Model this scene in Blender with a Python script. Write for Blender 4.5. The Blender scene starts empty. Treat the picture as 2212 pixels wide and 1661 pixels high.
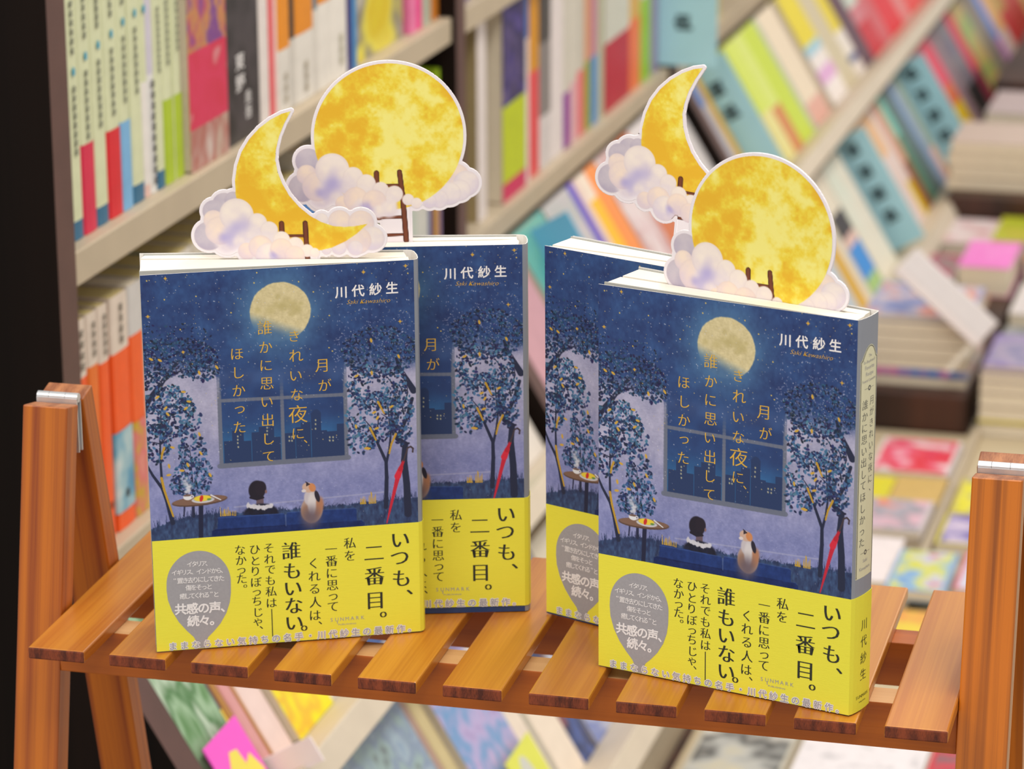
import bpy, math, random
import numpy as np
from mathutils import Matrix, Vector

# ---------------------------------------------------------------- camera, world, lights, exposure
sc = bpy.context.scene
COL = sc.collection
cam_data = bpy.data.cameras.new('camera')
cam = bpy.data.objects.new('camera', cam_data)
COL.objects.link(cam)
cam_data.sensor_fit = 'HORIZONTAL'
cam_data.sensor_width = 36.0
cam_data.lens = 113.874
cam_data.clip_start = 0.05
cam_data.clip_end = 60
cam_data.dof.use_dof = True
cam_data.dof.focus_distance = 1.50
cam_data.dof.aperture_fstop = 13.0
cam.matrix_world = Matrix(((0.9689896, -0.0666037, 0.2379561, 0.591617), (0.2469623, 0.2933541, -0.9235545, -1.352415), (-0.0082933, 0.9536809, 0.3007057, 0.590449), (0, 0, 0, 1)))
sc.camera = cam

world = bpy.data.worlds.new('shop_light')
sc.world = world
world.use_nodes = True
world.node_tree.nodes['Background'].inputs[0].default_value = (1.0, 0.965, 0.91, 1)
world.node_tree.nodes['Background'].inputs[1].default_value = 0.46


def area(name, loc, rot, sx, sy, power, col=(1.0, 0.95, 0.87)):
    l = bpy.data.lights.new(name, 'AREA')
    l.shape = 'RECTANGLE'
    l.size, l.size_y, l.energy, l.color = sx, sy, power, col
    o = bpy.data.objects.new(name, l)
    COL.objects.link(o)
    o.location, o.rotation_euler = loc, rot
    return o


# rows of ceiling tubes of the shop: one over the aisle behind the camera, one over the stand, one farther in
area('ceiling_light', (-0.3, -1.3, 1.75), (math.radians(24), math.radians(-10), 0), 1.6, 0.30, 13)
area('ceiling_light', (0.9, -0.5, 1.80), (math.radians(8), math.radians(18), 0), 0.30, 1.8, 9)
area('ceiling_light', (0.6, 1.1, 1.75), (math.radians(22), math.radians(8), 0), 0.30, 2.0, 13)
area('ceiling_light', (0.9, 3.2, 1.80), (math.radians(10), math.radians(10), 0), 0.40, 2.4, 14.5)

sc.view_settings.view_transform = 'Standard'
sc.view_settings.look = 'None'
sc.view_settings.gamma = 1.0
sc.view_settings.use_curve_mapping = False
sc.view_settings.exposure = 0.62

rnd = random.Random(7)


# ---------------------------------------------------------------- helpers
def lin(c):
    c = np.asarray(c, float) / 255.0
    return np.where(c <= 0.04045, c / 12.92, ((c + 0.055) / 1.055) ** 2.4)


def hexrgb(h):
    return tuple(int(h[i:i + 2], 16) for i in (0, 2, 4))


_mats = {}


def M(col, rough=0.55, var=0.06, scale=60.0, metal=0.0, bump=0.0, coat=0.0, stretch=(1, 1, 1)):
    """plain surface: base colour slightly varied by object-space noise"""
    if isinstance(col, str):
        col = hexrgb(col)
    key = (tuple(col), rough, var, scale, metal, bump, coat, stretch)
    if key in _mats:
        return _mats[key]
    m = bpy.data.materials.new('surface_%02x%02x%02x' % tuple(int(v) for v in col))
    m.use_nodes = True
    nt = m.node_tree
    b = nt.nodes['Principled BSDF']
    L = lin(col)
    tc = nt.nodes.new('ShaderNodeTexCoord')
    mp = nt.nodes.new('ShaderNodeMapping')
    mp.inputs['Scale'].default_value = stretch
    no = nt.nodes.new('ShaderNodeTexNoise')
    no.inputs['Scale'].default_value = scale
    no.inputs['Detail'].default_value = 3
    rp = nt.nodes.new('ShaderNodeValToRGB')
    rp.color_ramp.elements[0].position = 0.3
    rp.color_ramp.elements[1].position = 0.7
    rp.color_ramp.elements[0].color = (*np.clip(L * (1 - var), 0, 1), 1)
    rp.color_ramp.elements[1].color = (*np.clip(L * (1 + var), 0, 1), 1)
    nt.links.new(tc.outputs['Object'], mp.inputs[0])
    nt.links.new(mp.outputs[0], no.inputs['Vector'])
    nt.links.new(no.outputs['Fac'], rp.inputs[0])
    nt.links.new(rp.outputs[0], b.inputs['Base Color'])
    b.inputs['Roughness'].default_value = rough
    b.inputs['Metallic'].default_value = metal
    b.inputs['Coat Weight'].default_value = coat
    b.inputs['Coat Roughness'].default_value = 0.2
    if bump:
        bp = nt.nodes.new('ShaderNodeBump')
        bp.inputs['Strength'].default_value = bump
        bp.inputs['Distance'].default_value = 0.0004
        nt.links.new(no.outputs['Fac'], bp.inputs['Height'])
        nt.links.new(bp.outputs[0], b.inputs['Normal'])
    _mats[key] = m
    return m


def blobs(cols, scale=30.0, rough=0.4, detail=2.0, stretch=(1, 1, 1), seed=0.0):
    """printed picture: irregular patches of several colours"""
    key = ('b', tuple(cols), scale, rough, detail, stretch, seed)
    if key in _mats:
        return _mats[key]
    m = bpy.data.materials.new('printed_picture')
    m.use_nodes = True
    nt = m.node_tree
    b = nt.nodes['Principled BSDF']
    tc = nt.nodes.new('ShaderNodeTexCoord')
    mp = nt.nodes.new('ShaderNodeMapping')
    mp.inputs['Scale'].default_value = stretch
    mp.inputs['Location'].default_value = (seed, seed * 1.7, seed * 0.6)
    no = nt.nodes.new('ShaderNodeTexNoise')
    no.inputs['Scale'].default_value = scale
    no.inputs['Detail'].default_value = detail
    rp = nt.nodes.new('ShaderNodeValToRGB')
    n = len(cols)
    el = rp.color_ramp.elements
    while len(el) < n:
        el.new(0.5)
    for i, c in enumerate(cols):
        el[i].position = 0.5 if n == 1 else 0.28 + 0.44 * i / (n - 1)
        el[i].color = (*lin(hexrgb(c)), 1)
    nt.links.new(tc.outputs['Object'], mp.inputs[0])
    nt.links.new(mp.outputs[0], no.inputs['Vector'])
    nt.links.new(no.outputs['Fac'], rp.inputs[0])
    nt.links.new(rp.outputs[0], b.inputs['Base Color'])
    b.inputs['Roughness'].default_value = rough
    _mats[key] = m
    return m


def wood(name, light, dark, axis, rings=60.0, rough=0.38, contrast=0.5, seed=0.0, coat=0.15, fine=0.25, shift=0.0, swirl=None, spec=0.5):
    """varnished softwood: broad streaks that run along one axis, fine grain on top"""
    m = bpy.data.materials.new(name)
    m.use_nodes = True
    nt = m.node_tree
    b = nt.nodes['Principled BSDF']
    tc = nt.nodes.new('ShaderNodeTexCoord')
    oi = nt.nodes.new('ShaderNodeObjectInfo')
    add = nt.nodes.new('ShaderNodeVectorMath')
    add.operation = 'MULTIPLY_ADD'
    add.inputs[1].default_value = (1, 1, 1)
    cmb = nt.nodes.new('ShaderNodeCombineXYZ')
    for i in range(3):
        nt.links.new(oi.outputs['Random'], cmb.inputs[i])
    nt.links.new(tc.outputs['Object'], add.inputs[0])
    nt.links.new(cmb.outputs[0], add.inputs[2])
    s = [1.0, 1.0, 1.0]
    s[axis] = 0.010
    if swirl:                       # sawn end: slanting growth rings
        s = [1.0, 0.2, 0.25]
    mp = nt.nodes.new('ShaderNodeMapping')
    mp.inputs['Scale'].default_value = s
    mp.inputs['Location'].default_value = (seed, seed * 0.7, seed * 1.3)
    if swirl:
        mp.inputs['Rotation'].default_value = (0, 0.7, 0)
    nt.links.new(add.outputs[0], mp.inputs[0])
    n1 = nt.nodes.new('ShaderNodeTexNoise')
    n1.inputs['Scale'].default_value = rings
    n1.inputs['Detail'].default_value = 1.5
    n2 = nt.nodes.new('ShaderNodeTexNoise')
    n2.inputs['Scale'].default_value = rings * 9
    n2.inputs['Detail'].default_value = 4
    nt.links.new(mp.outputs[0], n1.inputs['Vector'])
    nt.links.new(mp.outputs[0], n2.inputs['Vector'])
    mx = nt.nodes.new('ShaderNodeMath')
    mx.operation = 'MULTIPLY_ADD'
    mx.inputs[1].default_value = fine
    nt.links.new(n2.outputs['Fac'], mx.inputs[0])
    nt.links.new(n1.outputs['Fac'], mx.inputs[2])
    rp = nt.nodes.new('ShaderNodeValToRGB')
    c = fine * 0.5 + 0.5 + shift
    rp.color_ramp.elements[0].position = c - 0.22 * (1 - contrast) - 0.04
    rp.color_ramp.elements[1].position = c + 0.22 * (1 - contrast) + 0.04
    rp.color_ramp.elements[0].color = (*lin(dark), 1)
    rp.color_ramp.elements[1].color = (*lin(light), 1)
    nt.links.new(mx.outputs[0], rp.inputs[0])
    nt.links.new(rp.outputs[0], b.inputs['Base Color'])
    b.inputs['Roughness'].default_value = rough
    b.inputs['Coat Weight'].default_value = coat
    b.inputs['Coat Roughness'].default_value = 0.3
    b.inputs['Specular IOR Level'].default_value = spec
    bp = nt.nodes.new('ShaderNodeBump')
    bp.inputs['Strength'].default_value = 0.15
    bp.inputs['Distance'].default_value = 0.0005
    nt.links.new(n2.outputs['Fac'], bp.inputs['Height'])
    nt.links.new(bp.outputs[0], b.inputs['Normal'])
    return m


def attr_mat(name, rough=0.5, bump=0.0):
    """printed artwork: the ink colour is stored per vertex"""
    m = bpy.data.materials.new(name)
    m.use_nodes = True
    nt = m.node_tree
    b = nt.nodes['Principled BSDF']
    a = nt.nodes.new('ShaderNodeVertexColor')
    a.layer_name = 'ink'
    nt.links.new(a.outputs[0], b.inputs['Base Color'])
    b.inputs['Roughness'].default_value = rough
    b.inputs['Specular IOR Level'].default_value = 0.3
    if bump:
        no = nt.nodes.new('ShaderNodeTexNoise')
        no.inputs['Scale'].default_value = 900
        bp = nt.nodes.new('ShaderNodeBump')
        bp.inputs['Strength'].default_value = bump
        bp.inputs['Distance'].default_value = 0.0003
        tc = nt.nodes.new('ShaderNodeTexCoord')
        nt.links.new(tc.outputs['Object'], no.inputs['Vector'])
        nt.links.new(no.outputs['Fac'], bp.inputs['Height'])
        nt.links.new(bp.outputs[0], b.inputs['Normal'])
    return m


class MB:
    def __init__(s):
        s.v, s.f, s.m, s.mats = [], [], [], []

    def slot(s, mat):
        if mat not in s.mats:
            s.mats.append(mat)
        return s.mats.index(mat)

    def face(s, pts, mat):
        n = len(s.v)
        s.v += [tuple(p) for p in pts]
        s.f.append(tuple(range(n, n + len(pts))))
        s.m.append(s.slot(mat))

    def box(s, a, b, mat, end=None, endaxis=1):
        (x0, y0, z0), (x1, y1, z1) = a, b
        n = len(s.v)
        s.v += [(x0, y0, z0), (x1, y0, z0), (x1, y1, z0), (x0, y1, z0), (x0, y0, z1), (x1, y0, z1), (x1, y1, z1), (x0, y1, z1)]
        fs = [(0, 3, 2, 1), (4, 5, 6, 7), (0, 1, 5, 4), (2, 3, 7, 6), (1, 2, 6, 5), (3, 0, 4, 7)]
        ax = [2, 2, 1, 1, 0, 0]
        for q, f in enumerate(fs):
            s.f.append(tuple(n + i for i in f))
            s.m.append(s.slot(end if (end and ax[q] == endaxis) else mat))

    def hexa(s, p, mat, end=None):
        """eight corners: bottom four then top four, counter-clockwise"""
        n = len(s.v)
        s.v += [tuple(q) for q in p]
        fs = [(0, 3, 2, 1), (4, 5, 6, 7), (0, 1, 5, 4), (1, 2, 6, 5), (2, 3, 7, 6), (3, 0, 4, 7)]
        for k, f in enumerate(fs):
            s.f.append(tuple(n + i for i in f))
            s.m.append(s.slot(end if end and k < 2 else mat))

    def prism(s, poly, axis, lo, hi, mat, cap=None):
        """polygon (2-D, counter-clockwise) extruded along an axis"""
        def P(p, t):
            q = list(p)
            q.insert(axis, t)
            return tuple(q)
        n, k = len(s.v), len(poly)
        s.v += [P(p, lo) for p in poly] + [P(p, hi) for p in poly]
        s.f.append(tuple(n + i for i in reversed(range(k))))
        s.m.append(s.slot(cap or mat))
        s.f.append(tuple(n + k + i for i in range(k)))
        s.m.append(s.slot(cap or mat))
        for i in range(k):
            j = (i + 1) % k
            s.f.append((n + i, n + j, n + k + j, n + k + i))
            s.m.append(s.slot(mat))

    def tube(s, a, b, r, mat, seg=16):
        a, b = Vector(a), Vector(b)
        d = (b - a).normalized()
        u = d.orthogonal().normalized()
        w = d.cross(u)
        n = len(s.v)
        for p in (a, b):
            for i in range(seg):
                t = 2 * math.pi * i / seg
                s.v.append(tuple(p + r * (math.cos(t) * u + math.sin(t) * w)))
        for i in range(seg):
            j = (i + 1) % seg
            s.f.append((n + i, n + j, n + seg + j, n + seg + i))
            s.m.append(s.slot(mat))
        s.f.append(tuple(n + i for i in reversed(range(seg))))
        s.m.append(s.slot(mat))
        s.f.append(tuple(n + seg + i for i in range(seg)))
        s.m.append(s.slot(mat))

    def build(s, name, parent=None, bevel=0.0, smooth=False, fix=True):
        me = bpy.data.meshes.new(name)
        me.from_pydata(s.v, [], s.f)
        for m in s.mats:
            me.materials.append(m)
        me.polygons.foreach_set('material_index', s.m)
        if fix:
            import bmesh
            bm = bmesh.new()
            bm.from_mesh(me)
            bmesh.ops.recalc_face_normals(bm, faces=bm.faces)
            bm.to_mesh(me)
            bm.free()
        if smooth:
            me.polygons.foreach_set('use_smooth', [True] * len(me.polygons))
        me.update()
        o = bpy.data.objects.new(name, me)
        COL.objects.link(o)
        if parent:
            o.parent = parent
        if bevel:
            md = o.modifiers.new('bevel', 'BEVEL')
            md.width, md.segments, md.limit_method = bevel, 2, 'ANGLE'
        return o


def thing(name, label, cat, mw=None, group=None, kind=None):
    o = bpy.data.objects.new(name, None)
    o.empty_display_size = 0.02
    COL.objects.link(o)
    if mw is not None:
        o.matrix_world = mw
    o['label'], o['category'] = label, cat
    if group:
        o['group'] = group
    if kind:
        o['kind'] = kind
    return o


def struct(o, kind='structure'):
    o['kind'] = kind
    return o


def frame(o, x, y, z):
    """matrix whose columns are the given axes and origin"""
    return Matrix(((x[0], y[0], z[0], o[0]), (x[1], y[1], z[1], o[1]), (x[2], y[2], z[2], o[2]), (0, 0, 0, 1)))


# ---------------------------------------------------------------- noise for the printed pictures
def vnoise(x, y, seed):
    r = np.random.RandomState(seed)
    T = r.rand(256, 256)
    xi, yi = np.floor(x).astype(int), np.floor(y).astype(int)
    fx, fy = x - xi, y - yi
    fx, fy = fx * fx * (3 - 2 * fx), fy * fy * (3 - 2 * fy)
    g = lambda a, b: T[(xi + a) % 256, (yi + b) % 256]
    return (g(0, 0) * (1 - fx) + g(1, 0) * fx) * (1 - fy) + (g(0, 1) * (1 - fx) + g(1, 1) * fx) * fy


def fbm(x, y, seed, oct=4):
    t, a, s = 0, 0.5, 0
    for i in range(oct):
        t = t + a * vnoise(x * 2 ** i, y * 2 ** i, seed + i)
        s += a
        a *= 0.5
    return t / s


def sstep(a, b, x):
    t = np.clip((x - a) / (b - a + 1e-12), 0, 1)
    return t * t * (3 - 2 * t)


class Canvas:
    """ink painter: coordinates in millimetres, u to the right and v downward"""

    def __init__(s, w, h, res, col, u0=0.0, v0=0.0):
        s.nx, s.ny = int(round(w / res)) + 1, int(round(h / res)) + 1
        s.u0, s.v0, s.res = u0, v0, res
        s.U, s.V = np.meshgrid(u0 + np.linspace(0, w, s.nx), v0 + np.linspace(0, h, s.ny))
        s.A = np.empty((s.ny, s.nx, 3))
        s.A[:] = col

    def win(s, u0, v0, u1, v1):
        i0 = max(int((u0 - s.u0) / s.res) - 1, 0)
        i1 = min(int((u1 - s.u0) / s.res) + 2, s.nx)
        j0 = max(int((v0 - s.v0) / s.res) - 1, 0)
        j1 = min(int((v1 - s.v0) / s.res) + 2, s.ny)
        return slice(j0, max(j1, j0)), slice(i0, max(i1, i0))

    def put(s, sl, mask, col):
        mask = np.clip(mask, 0, 1)[..., None]
        s.A[sl] = s.A[sl] * (1 - mask) + np.asarray(col, float) * mask

    def ell(s, c, rx, ry, col, ang=0.0, soft=0.15, alpha=1.0):
        R = max(rx, ry) * (1 + soft) + s.res
        sl = s.win(c[0] - R, c[1] - R, c[0] + R, c[1] + R)
        x, y = s.U[sl] - c[0], s.V[sl] - c[1]
        if x.size == 0:
            return
        ca, sa = math.cos(ang), math.sin(ang)
        d = np.hypot((x * ca + y * sa) / rx, (-x * sa + y * ca) / ry)
        s.put(sl, alpha * (1 - sstep(1 - soft, 1 + soft, d)), col)

    def line(s, pts, w0, w1, col, soft=0.3, alpha=1.0):
        n = len(pts) - 1
        for k in range(n):
            a, b = pts[k], pts[k + 1]
            wa, wb = w0 + (w1 - w0) * k / n, w0 + (w1 - w0) * (k + 1) / n
            W = max(wa, wb) / 2 + soft + s.res
            sl = s.win(min(a[0], b[0]) - W, min(a[1], b[1]) - W, max(a[0], b[0]) + W, max(a[1], b[1]) + W)
            x, y = s.U[sl], s.V[sl]
            if x.size == 0:
                continue
            dx, dy = b[0] - a[0], b[1] - a[1]
            t = np.clip(((x - a[0]) * dx + (y - a[1]) * dy) / (dx * dx + dy * dy + 1e-9), 0, 1)
            d = np.hypot(x - a[0] - t * dx, y - a[1] - t * dy)
            hw = (wa + (wb - wa) * t) / 2
            s.put(sl, alpha * (1 - sstep(hw - soft / 2, hw + soft / 2, d)), col)

    def poly(s, pts, col, alpha=1.0):
        us, vs = [p[0] for p in pts], [p[1] for p in pts]
        sl = s.win(min(us), min(vs), max(us), max(vs))
        x, y = s.U[sl], s.V[sl]
        ins = np.zeros(x.shape, bool)
        for k in range(len(pts)):
            (ax, ay), (bx, by) = pts[k], pts[(k + 1) % len(pts)]
            if ay == by:
                continue
            c = (ay > y) != (by > y)
            ins ^= c & (x < (bx - ax) * (y - ay) / (by - ay) + ax)
        s.put(sl, alpha * ins, col)


def grid_mesh(name, cv, to3d, keep=None, parent=None, mat=None, snap=None):
    """a canvas as a fine mesh; to3d maps (u,v) arrays to xyz; keep(u,v)->bool per cell centre clips it"""
    U, V = cv.U.copy(), cv.V.copy()
    if snap:
        U, V = snap(U, V)
    P = to3d(U, V).reshape(-1, 3)
    idx = np.arange(cv.nx * cv.ny).reshape(cv.ny, cv.nx)
    q = np.stack([idx[:-1, :-1], idx[1:, :-1], idx[1:, 1:], idx[:-1, 1:]], -1).reshape(-1, 4)
    if keep is not None:
        k = keep
        m = (k[:-1, :-1] & k[1:, :-1] & k[1:, 1:] & k[:-1, 1:]).reshape(-1)
        q = q[m]
    used = np.unique(q)
    rm = np.full(cv.nx * cv.ny, -1)
    rm[used] = np.arange(len(used))
    q = rm[q]
    me = bpy.data.meshes.new(name)
    me.vertices.add(len(used))
    me.vertices.foreach_set('co', P[used].ravel())
    me.loops.add(q.size)
    me.loops.foreach_set('vertex_index', q.ravel())
    me.polygons.add(len(q))
    me.polygons.foreach_set('loop_start', np.arange(len(q)) * 4)
    me.polygons.foreach_set('loop_total', np.full(len(q), 4))
    me.update(calc_edges=True)
    at = me.color_attributes.new('ink', 'FLOAT_COLOR', 'POINT')
    cols = np.ones((len(used), 4))
    cols[:, :3] = lin(np.clip(cv.A.reshape(-1, 3)[used], 0, 255))
    at.data.foreach_set('color', cols.ravel())
    me.materials.append(mat)
    o = bpy.data.objects.new(name, me)
    COL.objects.link(o)
    if parent:
        o.parent = parent
    return o


# ---------------------------------------------------------------- lettering (built-in vector font turned into mesh)
_glyph = {}


def glyph(ch, offset=0.0, shear=0.0):
    key = (ch, offset, shear)
    if key not in _glyph:
        cu = bpy.data.curves.new('glyph', 'FONT')
        cu.body = ch
        cu.size = 1.0
        cu.offset = offset
        cu.shear = shear
        cu.resolution_u = 3
        ob = bpy.data.objects.new('glyph', cu)
        COL.objects.link(ob)
        dg = bpy.context.evaluated_depsgraph_get()
        me = bpy.data.meshes.new_from_object(ob.evaluated_get(dg))
        n = len(me.vertices)
        co = np.empty(n * 3)
        me.vertices.foreach_get('co', co)
        co = co.reshape(-1, 3)[:, :2]
        fs = [tuple(p.vertices) for p in me.polygons]
        bpy.data.objects.remove(ob)
        bpy.data.meshes.remove(me)
        bpy.data.curves.remove(cu)
        _glyph[key] = (co, fs)
    return _glyph[key]


class Text:
    """collects glyphs in page millimetres (u right, v down); layers come forward one by one"""

    def __init__(s):
        s.v, s.f, s.n, s.l = [], [], 0, []

    def raw(s, co, fs, lift=0):
        if len(co) == 0:
            return
        s.v.append(co)
        s.l.append(np.full(len(co), lift * 2.5e-6))      # overlapping copies lie a hair above each other
        s.f += [tuple(i + s.n for i in f) for f in fs]
        s.n += len(co)

    def char(s, ch, c, size, offset=0.0, smear=0.0, rot=0.0, shear=0.0, sx=1.0, cell=False, bold=0.0):
        """centred glyph: CJK cell is 1 em wide, 0.88 above and 0.12 below the baseline"""
        co, fs = glyph(ch, offset, shear)
        if len(co) == 0:
            return
        if ch in '、。' and not cell:
            k = co - (co.min(0) + co.max(0)) / 2
        elif ord(ch) < 0x3000:
            k = co - np.array([(co[:, 0].min() + co[:, 0].max()) / 2, 0.25])
        else:
            k = co - np.array([0.5, 0.38])
        nb = 12 if bold > .04 else 6
        shifts = [(-smear, 0.0), (0.0, 0.0), (smear, 0.0)] if smear else [(0.0, 0.0)]
        if bold:
            shifts += [(bold * math.cos(2 * math.pi * i / nb), bold * math.sin(2 * math.pi * i / nb)) for i in range(nb)]
        for q, (d, e) in enumerate(shifts):
            x = (k[:, 0] + d) * size * sx
            y = -(k[:, 1] + e) * size
            ca, sa = math.cos(rot), math.sin(rot)
            s.raw(np.stack([c[0] + x * ca - y * sa, c[1] + x * sa + y * ca], 1), fs, q)

    def column(s, txt, centres, size, **k):
        for ch, c in zip(txt, centres):
            s.char(ch, c, size, **k)

    def run(s, txt, a, b, size, **k):
        """glyph centres spaced evenly from a to b"""
        n = max(len(txt) - 1, 1)
        ang = math.atan2(b[1] - a[1], b[0] - a[0]) if abs(b[0] - a[0]) > abs(b[1] - a[1]) else 0
        for i, ch in enumerate(txt):
            if ch != ' ':
                t = i / n
                s.char(ch, (a[0] + (b[0] - a[0]) * t, a[1] + (b[1] - a[1]) * t), size, rot=ang, cell=ang != 0, **k)

    def latin(s, txt, a, b, size, shear=0.0, offset=0.0):
        """a word set with its natural spacing, fitted between a and b on its middle line"""
        co, fs = glyph(txt, offset, shear)
        w = co[:, 0].max() - co[:, 0].min()
        L = math.hypot(b[0] - a[0], b[1] - a[1])
        ca, sa = (b[0] - a[0]) / L, (b[1] - a[1]) / L
        x = (co[:, 0] - co[:, 0].min()) / w * L
        y = -(co[:, 1] - 0.25) * size
        s.raw(np.stack([a[0] + x * ca - y * sa, a[1] + x * sa + y * ca], 1), fs)

    def rect(s, a, b, w):
        dx, dy = b[0] - a[0], b[1] - a[1]
        L = math.hypot(dx, dy)
        nx, ny = -dy / L * w / 2, dx / L * w / 2
        s.raw(np.array([(a[0] + nx, a[1] + ny), (b[0] + nx, b[1] + ny), (b[0] - nx, b[1] - ny), (a[0] - nx, a[1] - ny)]), [(0, 1, 2, 3)])

    def shape(s, pts):
        s.raw(np.array(pts, float), [tuple(range(len(pts)))])

    def build(s, name, to3d, mat, parent):
        P = np.concatenate(s.v)
        Q = to3d(P[:, 0], P[:, 1], np.concatenate(s.l))
        me = bpy.data.meshes.new(name)
        me.from_pydata([tuple(p) for p in Q], [], s.f)
        me.materials.append(mat)
        me.update()
        o = bpy.data.objects.new(name, me)
        COL.objects.link(o)
        o.parent = parent
        return o


# page layout units to millimetres
def C1(a, b):
    return (-5.9260 + a * 0.063360 + b * -0.002120, -18.1140 + a * 0.004060 + b * 0.065820)


def C2(a, b):
    return (-10.3160 + a * 0.064540 + b * -0.002220, 80.5740 + a * 0.004960 + b * 0.068380)


# ---------------------------------------------------------------- the picture on the novel's jacket
W, H = 128.5, 188.0          # millimetres
ART_V = 140.0                # the picture is painted down to here, the paper band covers the rest


def paint_cover():
    R = np.random.RandomState(3)
    cv = Canvas(W, ART_V, 0.25, (40, 66, 118))
    U, V = cv.U, cv.V
    n1 = fbm(U / 9, V / 9, 11, 4)
    n2 = fbm(U / 1.6, V / 2.2, 31, 3)
    n3 = fbm(U / 30, V / 30, 51, 2)
    n4 = fbm(U / 0.9, V / 0.6, 71, 2)
    sky = np.array([46, 70, 122.]) + (n1[..., None] - .5) * np.array([16, 34, 40.]) + (n2[..., None] - .5) * np.array([14, 22, 24.])
    wall = np.array([170, 168, 198.]) + sstep(66, 116, V)[..., None] * np.array([-40, -32, -10.]) + (n1[..., None] - .5) * np.array([44, 40, 34.]) + (n2[..., None] - .5) * np.array([22, 20, 18.]) + (n4[..., None] - .5) * 14
    # the garden wall shows below the crowns, with an arched edge on the left
    mc = (64.82, 21.46)
    edge = 47 + 3 * sstep(90, 100, U) + (n3 - .5) * 9
    wm = sstep(-5, 5, V - edge)
    cv.A[:] = sky * (1 - wm[..., None]) + wall * wm[..., None]
    # dark blue pane of sky behind the title
    wl, wr, wb = (34.69, 96.92)[0], (94.5, 96.52)[0], (66.7, 95.87)[1]
    pane = np.array([45, 70, 122.]) + (n1[..., None] - .5) * np.array([16, 34, 44.]) + (sstep(70, 88, V) * (1 - sstep(92, 100, V)))[..., None] * np.array([2, 28, 28.])
    pm = sstep(wl, wl + .5, U) * (1 - sstep(wr - .5, wr, U)) * (V < wb) * sstep(30, 60, V)
    # the sky hangs between the frame posts above the fading frame
    am = (U > wl - 1) * (U < wr + 1) * (1 - sstep(46, 58, V))
    cv.A[:] = cv.A * (1 - am[..., None]) + sky * am[..., None]
    cv.A[:] = cv.A * (1 - pm[..., None]) + pane * pm[..., None]
    # halo and moon
    mc = (64.82, 21.46)
    d = np.hypot(U - mc[0], (V - mc[1]) * 1.0)
    halo = np.clip(1 - (d - 13) / 20, 0, 1) ** 1.7 * (0.75 + .5 * (n1 - .5))
    cv.A += (np.array([92, 138, 176.]) - cv.A) * (0.80 * halo * (V < 60))[..., None]
    fade = sstep(3.4, 11.5, -(U - mc[0]) * .36 + (V - mc[1]) * .93)
    edge2 = 14.4 + (n2 - .5) * .5
    mm_ = (1 - sstep(edge2 - .35, edge2 + .35, d)) * (1 - .95 * fade)
    face = np.array([212, 198, 154.]) + (n2[..., None] - .5) * 26 + (n4[..., None] - .5) * 16
    cv.A[:] = cv.A * (1 - mm_[..., None]) + face * mm_[..., None]
    for x, y, r in [(1115, 420, 26), (1180, 470, 62), (1060, 520, 46), (1240, 490, 50), (1265, 520, 40), (1220, 545, 30), (970, 520, 34), (1110, 480, 34), (1290, 470, 22), (1150, 500, 40)]:
        cv.ell(C1(x, y), r * .05, r * .045, (182, 168, 112), soft=.7, alpha=.5)
    # skyline and lit windows in the lower panes
    b = (42, 60, 102)
    base = wb - .4
    for x0, x1, y in [(715, 790, 1500), (775, 860, 1420), (860, 920, 1500), (920, 975, 1435), (975, 1090, 1390), (1090, 1140, 1470),
                      (1170, 1250, 1440), (1250, 1300, 1400), (1290, 1365, 1360), (1365, 1440, 1290), (1440, 1490, 1420), (1480, 1570, 1430), (1560, 1625, 1370)]:
        p, q = C1(x0, y), C1(x1, y)
        cv.poly([(p[0], (p[1] + q[1]) / 2), (q[0], (p[1] + q[1]) / 2), (q[0], base), (p[0], base)], b, 1.0)
    cv.ell((80.31, 73.33), 2.3, 2.6, b)
    for x, y in [(818, 1465), (818, 1490), (818, 1515), (822, 1545), (1038, 1400), (1038, 1425), (1038, 1450), (1205, 1470), (1225, 1470), (1205, 1500), (1225, 1500),
                 (1402, 1345), (1402, 1375), (1402, 1410), (1510, 1475), (1535, 1475), (1510, 1500), (1535, 1500)]:
        cv.ell(C1(x, y), .34, .46, (226, 216, 168), soft=.7, alpha=.8)
    # window frame: fades away upward
    fr = (108, 114, 134)
    def fline(a, b_, w, top=0.0):
        n = 26
        for k in range(n):
            p = (a[0] + (b_[0] - a[0]) * k / n, a[1] + (b_[1] - a[1]) * k / n)
            q = (a[0] + (b_[0] - a[0]) * (k + 1) / n, a[1] + (b_[1] - a[1]) * (k + 1) / n)
            al = 1.0 if not top else float(sstep(top, top + 22, p[1]))
            cv.line([p, q], w, w, fr, .25, .92 * al)
    fline((wl, 46), (wl, wb), 1.9, 46)
    fline((wr, 46), (wr, wb), 1.9, 46)
    mid = (64.33, 78.9)[0]
    fline((mid, 50), (mid, wb), 1.7, 50)
    fline((wl, (37.16, 63.4)[1]), (wr, (93.89, 64.26)[1]), 1.7)
    fline((wl - .9, wb), (wr + .9, wb), 2.4)
    # base line of the wall, ground
    gv = (72.51, 117.23)[1]
    cv.line([(40, gv - .3), (112, gv - 2.6)], .7, .7, (170, 172, 204), .5, .6)
    g = fbm(U / 1.1, V / 2.4, 91, 3)
    gtop = gv + 2.0 + 5.5 * np.clip((30 - U) / 30, 0, 1) ** 2 - 1.2 * sstep(95, 125, U) + (g - .5) * 2.0
    gm = sstep(0, .8, V - gtop)
    ground = np.array([54, 72, 112.]) + (g[..., None] - .5) * np.array([36, 60, 70.])
    cv.A[:] = cv.A * (1 - gm[..., None]) + ground * gm[..., None]
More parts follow.
